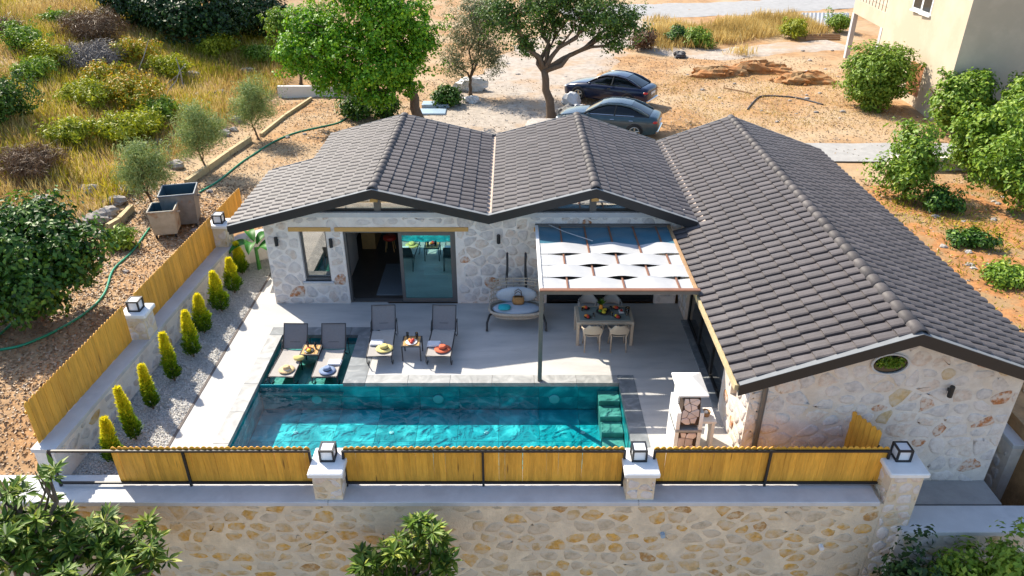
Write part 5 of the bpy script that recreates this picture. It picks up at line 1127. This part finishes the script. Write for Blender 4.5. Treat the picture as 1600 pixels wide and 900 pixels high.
# ------------------------------------------------------------------ rocks, kerbs, hose, bins
rg = random.Random(5)
rocks = [(195, 300), (182, 318), (168, 335), (150, 345), (140, 300), (225, 233), (240, 242), (247, 225), (300, 120), (338, 108), (385, 115), (365, 205), (350, 210), (355, 185), (30, 275), (345, 148), (28, 215), (130, 350), (218, 240), (70, 320), (372, 190), (310, 150), (275, 262), (160, 370)]
for k, (px, py) in enumerate(rocks):
    g = Pg(px, py); r = rg.uniform(.16, .34); b = MB(); b.blob(g + Vector((0, 0, r * .25)), (r * 1.2, r, r * .65), k, 9, 6, .28)
    single('rock', b, MT['rock'], 'loose pale boulder on the slope and along its foot', 'rock', 'pale boulders on the slope')
def kerbline(pts, label, h=.25, wd=.16, n=None):
    pts = [Pg(*p) for p in pts]; t = thing('concrete_kerb', label, 'kerb', pts[0])
    for a, c in zip(pts, pts[1:]):
        d = (c - a); d.z = 0; nn = Vector((-d.y, d.x, 0)).normalized() * wd / 2; zz = Vector((0, 0, 1)); d = d * .0
        e = (c - a).normalized() * .02; a2 = a + e; c2 = c - e
        b = MB(); b.prism([a2 - nn - zz * .15, c2 - nn - zz * .15, c2 + nn - zz * .15, a2 + nn - zz * .15], (0, 0, h + .15)); b.build('kerb_block', MT['kerb'], t)
kerbline([(170, 362), (188, 352), (208, 330)], 'short yellowish kerb left of the cream bin'); kerbline([(292, 292), (325, 268), (358, 244), (392, 222)], 'yellowish kerb along the olive saplings'); kerbline([(408, 215), (445, 185), (487, 156)], 'narrow timber edged kerb below the white block wall', .16, .12)
a, c = Pg(435, 152), Pg(522, 156); b = MB(); b.box((a.x, a.y, a.z - .1), (c.x, a.y + .18, a.z + .55)); bw = thing('block_wall', 'low white block wall at the top of the bare strip', 'wall', a); b.build('wall', MT['white'], bw); b = MB(); b.box((c.x + .003, a.y - .06, a.z - .1), (c.x + .25, a.y + .3, a.z + .65)); b.build('end_block', MT['concrete'], bw)
def hose(px, label, m='hose', r=.035):
    pts = [Pg(*p) + Vector((0, 0, r)) for p in px]; fine = []
    for i in range(len(pts) - 1):
        p0, p1, p2, p3 = pts[max(0, i - 1)], pts[i], pts[i + 1], pts[min(len(pts) - 1, i + 2)]
        for k in range(8):
            t = k / 8; q = .5 * ((2 * p1) + (p2 - p0) * t + (2 * p0 - 5 * p1 + 4 * p2 - p3) * t * t + (3 * p1 - p0 - 3 * p2 + p3) * t ** 3); q.z = ground_z(q.x, q.y) + r; fine.append(q)
    b = MB(); b.tube(fine, r, 7); single('garden_hose', b, MT[m], label, 'hose', smooth=True)
hose([(0, 549), (40, 541), (90, 518), (140, 488), (165, 460), (178, 425), (205, 398), (222, 375), (235, 358)], 'long green hose curving past the fig tree to the bins')
hose([(312, 302), (340, 285), (385, 250), (420, 228), (460, 210), (500, 200), (535, 190), (552, 172), (545, 160)], 'green hose running up the bare strip behind the roof')
hose([(-5, 530), (12, 515), (30, 502)], 'short green hose end under the fig tree')
def skip_bin(c, rz, m, label, w2, d2, h, handles=True):
    t = thing('waste_bin', label, 'bin', (0, 0, 0), 0, 'metal waste bins')
    k = .87; z0 = .14; b = MB(); o_ = [(-w2, -d2), (w2, -d2), (w2, d2), (-w2, d2)]; th = .03
    rws = [[(x * k, y * k, z0) for x, y in o_ + o_[:1]], [(x, y, h) for x, y in o_ + o_[:1]], [(x - math.copysign(th, x), y - math.copysign(th, y), h) for x, y in o_ + o_[:1]]]
    b.grid(rws); b.face([0, 1, 2, 3]); b.build('body', m, t, False)
    b = MB(); i_ = [(x - math.copysign(th, x), y - math.copysign(th, y)) for x, y in o_]
    b.grid([[(x, y, h - .001) for x, y in i_ + i_[:1]], [(x * .8, y * .8, z0 + .05) for x, y in i_ + i_[:1]]]); j = len(b.v); b.face([5, 6, 7, 8]); b.build('inner_shell', MT['binin'], t, False)
    b = MB()
    for (xa, ya), (xb, yb) in zip(o_, o_[1:] + o_[:1]): b.tube([(xa, ya, h), (xb, yb, h)], .03, 6)
    b.build('rim', m, t, False)
    for x, y in o_:
        b = MB(); b.tube([(x * .75 - .02, y * .75, .07), (x * .75 + .02, y * .75, .07)], .07, 10); b.build('wheel', MT['rubber'], t, False)
        b = MB(); b.box((x * .75 - .03, y * .75 - .03, .07), (x * .75 + .03, y * .75 + .03, z0)); b.build('caster', MT['frame'], t, False)
    for s in (-1, 1): b = MB(); b.tube([(s * (w2 + .01), 0, h * .8), (s * (w2 + .1), 0, h * .8)], .035, 8); b.build('trunnion', m, t, False)
    t.location = c; t.rotation_euler = (0, 0, rz)
skip_bin(Pg(264, 366), R(12), MT['bincream'], 'small cream painted waste bin behind the fence', .40, .42, .95)
skip_bin(Pg(290, 350), R(14), MT['binmetal'], 'large dark grey open waste bin behind the fence', .55, .52, 1.2)
for k, (pa, pb, r_) in enumerate((((215, 120), (232, 62), .03), ((258, 155), (290, 100), .03), ((290, 145), (275, 90), .04), ((245, 150), (285, 112), .025))):
    g = Pg(*pa); d = g - Vector((0, 0, CAMZ)); e = PY(pb[0], pb[1], g.y + .3); b = MB(); b.tube(limb_path(g, e, .05, 4, k), [r_, r_, r_ * .8, r_ * .7, r_ * .5], 6)
    single('dry_stick', b, MT['rock'], 'bare pale stick leaning among the slope shrubs', 'stick', 'bare sticks on the slope')

# ------------------------------------------------------------------ cars
def car(c, rz, paint, label, plate_=True):
    t = thing('parked_car', label, 'car', (0, 0, 0), 0, 'cars parked behind the house')
    # stations along x (front = +x): x, half width, sill z, shoulder z, deck z
    S_ = [(2.33, .55, .34, .52, .60), (2.26, .74, .24, .56, .68), (2.0, .86, .2, .62, .78), (1.5, .90, .2, .68, .88), (.95, .91, .2, .72, .95), (.3, .915, .2, .74, .97), (-.5, .915, .2, .75, .98), (-1.2, .91, .2, .77, 1.0), (-1.75, .89, .22, .78, 1.01), (-2.1, .85, .25, .77, 1.0), (-2.3, .78, .3, .70, .94), (-2.36, .66, .36, .62, .80)]
    b = MB(); rws = []
    for x, hw, z0, zs, zd in S_:
        h = [(hw * .93, z0), (hw, z0 + .16), (hw * 1.0, zs - .05), (hw * .975, zs + .07), (hw * .90, zd - .02), (hw * .6, zd + .012), (0, zd + .02)]
        rws.append([(x, -y, z) for y, z in h] + [(x, y, z) for y, z in h[::-1][1:]])
    b.grid(rws); b.face(range(13)); b.face([len(b.v) - 1 - k for k in range(13)]); bo = b.build('body', paint, t, False, True)
    # greenhouse
    G = [(.98, .80, .95, .78, .955), (.35, .80, .97, .66, 1.30), (-.05, .80, .98, .62, 1.41), (-.6, .80, .98, .61, 1.43), (-1.1, .79, .99, .61, 1.37), (-1.45, .78, 1.0, .64, 1.24), (-1.95, .76, 1.01, .70, 1.02)]
    b = MB(); b.grid([[(x, -w0, z0 - .02), (x, -w0, z0), (x, -w1, z1), (x, -w1 * .6, z1 + .02), (x, 0, z1 + .03), (x, w1 * .6, z1 + .02), (x, w1, z1), (x, w0, z0), (x, w0, z0 - .02)] for x, w0, z0, w1, z1 in G]); b.build('cabin_glass', MT['carglass'], t, False, True)
    R_ = [g_ for g_ in G if -1.3 < g_[0] < .4]; b = MB()
    b.grid([[(x, y * f, z1 + dz + .014) for y, dz, f in ((-w1 - .01, -.03, 1), (-w1, .0, 1), (-w1 * .6, .02, 1), (0, .03, 1), (w1 * .6, .02, 1), (w1, 0, 1), (w1 + .01, -.03, 1))] for x, w0, z0, w1, z1 in R_]); b.build('car_roof', paint, t, False, True)
    for s in (-1, 1):
        def gp_(x, f):
            for p, q in zip(G, G[1:]):
                if q[0] <= x <= p[0]:
                    k = (x - p[0]) / (q[0] - p[0]); v = [p[i] + (q[i] - p[i]) * k for i in range(5)]; return (x, s * (v[1] + (v[3] - v[1]) * f + .008), v[2] + (v[4] - v[2]) * f)
        b = MB(); b.tube([gp_(.96, .95), gp_(.6, .97), gp_(.35, 1.0), gp_(-.05, 1.0), gp_(-.6, 1.0), gp_(-1.1, 1.0), gp_(-1.45, 1.0), gp_(-1.93, .95)], [.02, .03, .035, .035, .035, .045, .07, .05], 6); b.build('pillar_rail', paint, t, False, True)
        b = MB(); b.tube([gp_(-.42, .03), gp_(-.46, .98)], .035, 5); b.build('door_pillar', MT['black'], t, False)
        b = MB(); b.tube([gp_(.85, .06), gp_(.3, .04), gp_(-.5, .04), gp_(-1.3, .06)], .014, 5); b.build('window_trim', MT['chrome'], t, False)
        for x in (-.25, -1.1): b = MB(); b.tube([(x, s * .925, .83), (x - .18, s * .925, .835)], .016, 5); b.build('door_handle', MT['chrome'], t, False)
        b = MB(); b.blob((.72, s * .98, .99), (.09, .09, .065), 1, 8, 6, .05); b.build('mirror', paint, t, False, True)
        for x in (1.38, -1.38):
            for_y = s * .80; b = MB(); n = 20
            ring = lambda r, y: [(x + r * math.cos(6.2832 * k / n), y, .33 + r * math.sin(6.2832 * k / n)) for k in range(n + 1)]
            b.grid([ring(.02, s * .70), ring(.33, s * .70), ring(.335, s * .90), ring(.30, s * .93), ring(.235, s * .925)]); wo = b.build('wheel', MT['rubber'], t, False, True)
            b = MB(); b.grid([ring(.02, s * .88), ring(.2, s * .875), ring(.2, s * .86)])
            b.build('hub', MT['black'], wo, False, True)
            b = MB(); b.tube(ring(.225, s * .92), .018, 5, False)
            for k in range(5):
                a = 6.2832 * k / 5 + .3; b.tube([(x + .03 * math.cos(a), s * .905, .33 + .03 * math.sin(a)), (x + .22 * math.cos(a), s * .92, .33 + .22 * math.sin(a))], [.04, .028], 5)
            b.build('rim', MT['rim'], wo, False)
            b = MB(); b.tube([(x + .375 * math.cos(R(a)), s * .905, .33 + .375 * math.sin(R(a))) for a in range(-5, 186, 15)], .03, 6); b.build('wheel_arch', MT['black'], t, False)
        b = MB(); b.blob((-2.22, s * .66, .80), (.13, .2, .075), 2, 10, 6, .03); b.build('tail_light', MT['taillight'], t, False, True)
        b = MB(); b.blob((2.17, s * .6, .62), (.15, .2, .06), 2, 10, 6, .03); b.build('headlight', MT['lampglass'], t, False, True)
    b = MB(); b.bbox((-2.39, -.26, .66), (-2.35, .26, .78), .005); b.build('number_plate', MT['platewhite'], t, False)
    b = MB(); b.bbox((-2.40, -.72, .32), (-2.28, .72, .42), .02); b.build('bumper_strip', MT['chrome'], t, False)
    t.location = c; t.rotation_euler = (0, 0, rz); return t
zz = lambda x, y: ground_z(x, y) + .05
car((5.1, 39.3, zz(5.1, 39.3)), math.atan2(1.35, -2.3), MT['navy'], 'dark navy sedan parked farther from the house')
car((4.42, 34.0, zz(4.42, 34.0)), math.atan2(.75, -2.3), MT['steel'], 'steel blue sedan half hidden by the roof')

# ------------------------------------------------------------------ rubbish and debris
def crumple(name, px, r, m, label, cat, seed, amp=.4, group=None):
    g = Pg(*px); b = MB(); b.blob(g + Vector((0, 0, r[2] * .35)), r, seed, 12, 8, amp); single(name, b, MT[m], label, cat, group)
crumple('plastic_sheet', (735, 142), (.75, .4, .55), 'plastic', 'crumpled white plastic sheet under the grey green tree', 'plastic sheet', 1)
crumple('plastic_sheet', (738, 162), (.35, .25, .3), 'plastic', 'small crumpled white plastic scrap by the dirt track', 'plastic sheet', 8)
crumple('rubbish_bag', (893, 165), (.5, .4, .5), 'plastic', 'white rubbish bag beside the forked trunk', 'rubbish', 2)
crumple('rubbish_bag', (888, 182), (.6, .4, .4), 'darktrash', 'dark rubbish bag beside the forked trunk', 'rubbish', 3)
crumple('rubbish_bag', (905, 178), (.4, .4, .35), 'sheetmetal', 'grey rubbish bag next to the steel blue car', 'rubbish', 4)
crumple('rubble_heap', (850, 198), (1.0, .7, .25), 'rock', 'grey rubble heap at the foot of the forked trunk', 'rubble', 5, .25)
crumple('dark_debris', (1062, 90), (.5, .35, .3), 'darktrash', 'small dark debris pile on the dirt lot', 'debris', 6)
for k, (px, r, lb) in enumerate((((1120, 118), (1.6, .7, .5), 'left reddish earth mound on the dirt lot'), ((1180, 112), (2.0, .8, .6), 'longest reddish earth mound on the dirt lot'), ((1255, 128), (1.6, .8, .55), 'right reddish earth mound near the rounded bush'))):
    g = Pg(*px); b = MB(); b.blob(g, r, k + 10, 30, 14, .22, .13); single('earth_mound', b, MT['redearth'], lb, 'earth mound', 'earth mounds')
    for q in range(14): 
        a = rg.uniform(0, 6.28); rr = rg.uniform(.6, 1.15); b = MB(); x, y = g.x + r[0] * rr * math.cos(a), g.y + r[1] * rr * math.sin(a); s_ = rg.uniform(.06, .16); b.blob((x, y, ground_z(x, y) + s_ * .4 + (.3 * r[2] if rr < .9 else 0)), (s_, s_, s_ * .7), q, 7, 5, .3); single('earth_clod', b, MT['redearth'], 'loose earth clod around the reddish mounds', 'clod', 'earth clods by the mounds')
b = MB(); g = Pg(675, 178); b.bbox((g.x - .8, g.y - .4, g.z), (g.x + .7, g.y + .5, g.z + .12), .02); b.bbox((g.x - .6, g.y + .9, g.z), (g.x + .8, g.y + 1.6, g.z + .2), .02); single('blue_tray', b, MT['bluepl'], 'pale blue plastic trays under the bright green tree', 'tray')
hose([(1168, 172), (1180, 158), (1195, 151), (1240, 154), (1290, 166)], 'thin dark pipe lying on the dirt lot', 'darktrash', .04)
p, q = Pg(1130, 138), Pg(1175, 147); b = MB(); b.tube([p + Vector((0, 0, .04)), q + Vector((0, 0, .04))], .035, 6); single('long_stick', b, MT['oldwood'], 'long brown stick lying below the earth mounds', 'stick')
g = Pg(1277, 38); ms_ = MB(); ms_.grid([[(g.x + (a - 12) * .16 + j * .5, g.y - 1.4 + j * 1.4, g.z + .12 + .25 * j + .05 * (a % 2)) for a in range(25)] for j in range(3)]); single('metal_sheet', ms_, MT['sheetmetal'], 'grey corrugated metal sheet lying by the road', 'metal sheet')
for k in range(3):
    p, q = Pg(1258, 58 + 3 * k), Pg(1312, 57 + 3 * k); b = MB(); b.tube([p + Vector((0, 0, .1)), q + Vector((0, 0, .1))], .09, 5); single('timber_plank', b, MT['oldwood'], 'weathered timber plank in the stack by the beige house', 'plank', 'timber planks')
# litter on bare ground
def litter(n, boxes, m, label, name, sz):
    pts = []
    for k in range(n):
        bx_ = boxes[k % len(boxes)]; x = RNG.uniform(bx_[0], bx_[1]); y = RNG.uniform(bx_[2], bx_[3])
        if in_plot(x, y) or (wallx(y) - .25 < x < wallx(y) + .6 and y < 24): continue
        pts.append((x, y, ground_z(x, y) + .01))
    C = np.array(pts); n = len(C); q = .5 + .4 * np.sin(C[:, 0] * 1.1 + np.sin(C[:, 1])) * np.sin(C[:, 1] * .9) + RNG.normal(0, .25, n)
    keep = RNG.random(n) < np.clip(q + .35, .15, 1); C = C[keep]; q = q[keep]; n = len(C)
    tag(leaf_obj(name, C, RNG.normal(size=(n, 3)) * np.array([1, 1, .3]), np.tile([[0, 0, 1.]], (n, 1)) + .5 * RNG.normal(size=(n, 3)), sz * (.4 + RNG.random(n)), sz * .6, np.clip(q, 0, 1), m, fold=.3), label, 'ground litter', None, 'stuff')
LF['litter'] = leafmat('litter_mix', (.19, .12, .065), (.30, .19, .10), (.44, .35, .25), 0)
litter(34000, [(-14, -9.4, 11, 27), (-13.5, -5, 22, 40), (-14, -9.4, 11, 27)], LF['litter'], 'fine stones and dry leaves on the bare strip left of the fence', 'ground_litter', .09)
litter(26000, [(-5, 5, 27, 44), (5, 20, 30, 50), (11.6, 20, 14, 28)], LF['litter'], 'fine stones and dry leaves on the bare ground behind the house', 'ground_litter', .11)
for px, py, rx_, lb in ((560, 185, .9, 'dark undergrowth bush left under the bright green tree'), (605, 182, .9, 'dark undergrowth bush beside the trunk of the bright green tree'), (700, 165, .8, 'low weed clump right of the bright green tree')):
    shrub('undergrowth_bush', lb, Pg(px, py), rx_, 1.0, 2600, .17, .5, 'fig', 'bush', clump=.3)
# scattered stones on bare ground
for k in range(120):
    px, py = [(rg.uniform(150, 560), rg.uniform(160, 480)), (rg.uniform(700, 900), rg.uniform(90, 200)), (rg.uniform(1050, 1330), rg.uniform(80, 215)), (rg.uniform(1440, 1600), rg.uniform(300, 470))][k % 4]
    g = Pg(px, py)
    if in_plot(g.x, g.y) or g.z < 0 or -9.9 < g.x < -7 and g.y < 24: continue
    s_ = rg.uniform(.04, .13); b = MB(); b.blob(g + Vector((0, 0, s_ * .3)), (s_ * 1.2, s_, s_ * .6), k, 7, 5, .3)
    single('pebble', b, MT['rock'], 'small loose stone scattered on bare ground around the house', 'stone', 'loose stones on bare ground')

# ------------------------------------------------------------------ terrace on the right and the beige house
sw_ = thing('stone_wall', 'rough stone terrace wall behind the leafy trees on the right', 'wall', (18, 29.1, .2))
b = MB(); b.box((15.3, 28.9, -.2), (26, 29.3, .88)); swm = b.build('wall', MT['mortar_r'], sw_); stones(swm, [(15.3, .3), (22, .3), (22, .85), (15.3, .85)], .5, .3, Vector((0, 28.9, 0)), X_, Z_, -Y_, [PAL[1], PALF[2], PAL[0]], [1, 1, 1], seed=41)
b = MB(); b.grid([[(x, y, ground_z(x, y) + .06) for x in (12.6, 13.5, 15.05, 16, 17.5, 19, 20)] for y in (29.8, 30.4, 31.3, 32.2)]); struct('pavement', b, MT['concrete'])
bh = thing('beige_house', 'beige rendered two storey house at the upper right corner', 'house', (24, 43, .3))
x0, y0, y1 = 20.25, 35.0, 50.0; gx = lambda y: 20.25 + (y - 35) * .085
b = MB(); z0 = .2
b.prism([(gx(35), 35, z0), (gx(44.5), 44.5, z0), (33, 44.5, z0), (33, 35, z0)], (0, 0, 10)); b.prism([(gx(44.503) + 2.2, 44.503, z0), (gx(50) + 2.2, 50, z0), (33, 50, z0), (33, 44.503, z0)], (0, 0, 10)); b.build('wall', MT['beige'], bh)
b = MB(); b.prism([(gx(44.51), 44.51, 3.1), (gx(50), 50, 3.1), (gx(50) + 2.19, 50, 3.1), (gx(44.51) + 2.19, 44.51, 3.1)], (0, 0, .8)); bal = b.build('balcony', MT['beige'], bh)
for yy in (44.6, 49.7): b = MB(); b.box((gx(yy), yy, z0), (gx(yy) + .28, yy + .28, 3.1)); b.build('column', MT['cap'], bh)
b = MB()
for k in range(9): yy = 45 + .55 * k; b.tube([(gx(yy) + .1, yy, 3.9), (gx(yy) + .1, yy, 4.75)], .02, 5)
b.tube([(gx(45) + .1, 44.8, 4.75), (gx(50) + .1, 49.7, 4.75)], .03, 6); b.build('railing', MT['leg'], bal)
for yy in (40.5, 39.35):
    b = MB(); b.box((gx(yy) - .06, yy - .5, 4.7), (gx(yy) + .1, yy + .5, 6.2)); wf = b.build('window', MT['white'], bh); b = MB(); b.box((gx(yy) - .075, yy - .38, 4.82), (gx(yy) - .062, yy + .38, 6.08)); b.build('pane', MT['darkglass'], wf)
    b = MB(); b.box((gx(yy) - .14, yy - .55, 4.62), (gx(yy), yy + .55, 4.70)); b.build('sill', MT['white'], wf)
b = MB(); b.box((gx(38.6) - .05, 38.0, .9), (gx(38.6) + .1, 39.4, 2.4)); b.build('door', MT['rustwood'], bh)
b = MB(); b.box((24.6, 34.96, 0.3), (24.66, 34.999, 10)); b.build('drain_pipe', MT['leg'], bh)
b = MB(); p = Vector((gx(35.3), 35.3, 2.2)); b.tube([p, p + Vector((-.9, -.3, -.1)), p + Vector((-.05, -.1, -.8))], .03, 5); b.build('awning_bracket', MT['rustwood'], bh)
b = MB()
for k in range(6): a = Vector((20.5 + .22 * k, 34.6 - .1 * (k % 2), .8)); b.tube([a, a + Vector((.05, .1, .6)), a + Vector((.25, .25, 1.0))], .05, 5)
single('bark_fence', b, MT['oldwood'], 'row of curled dark timber slabs at the corner of the beige house', 'fence')
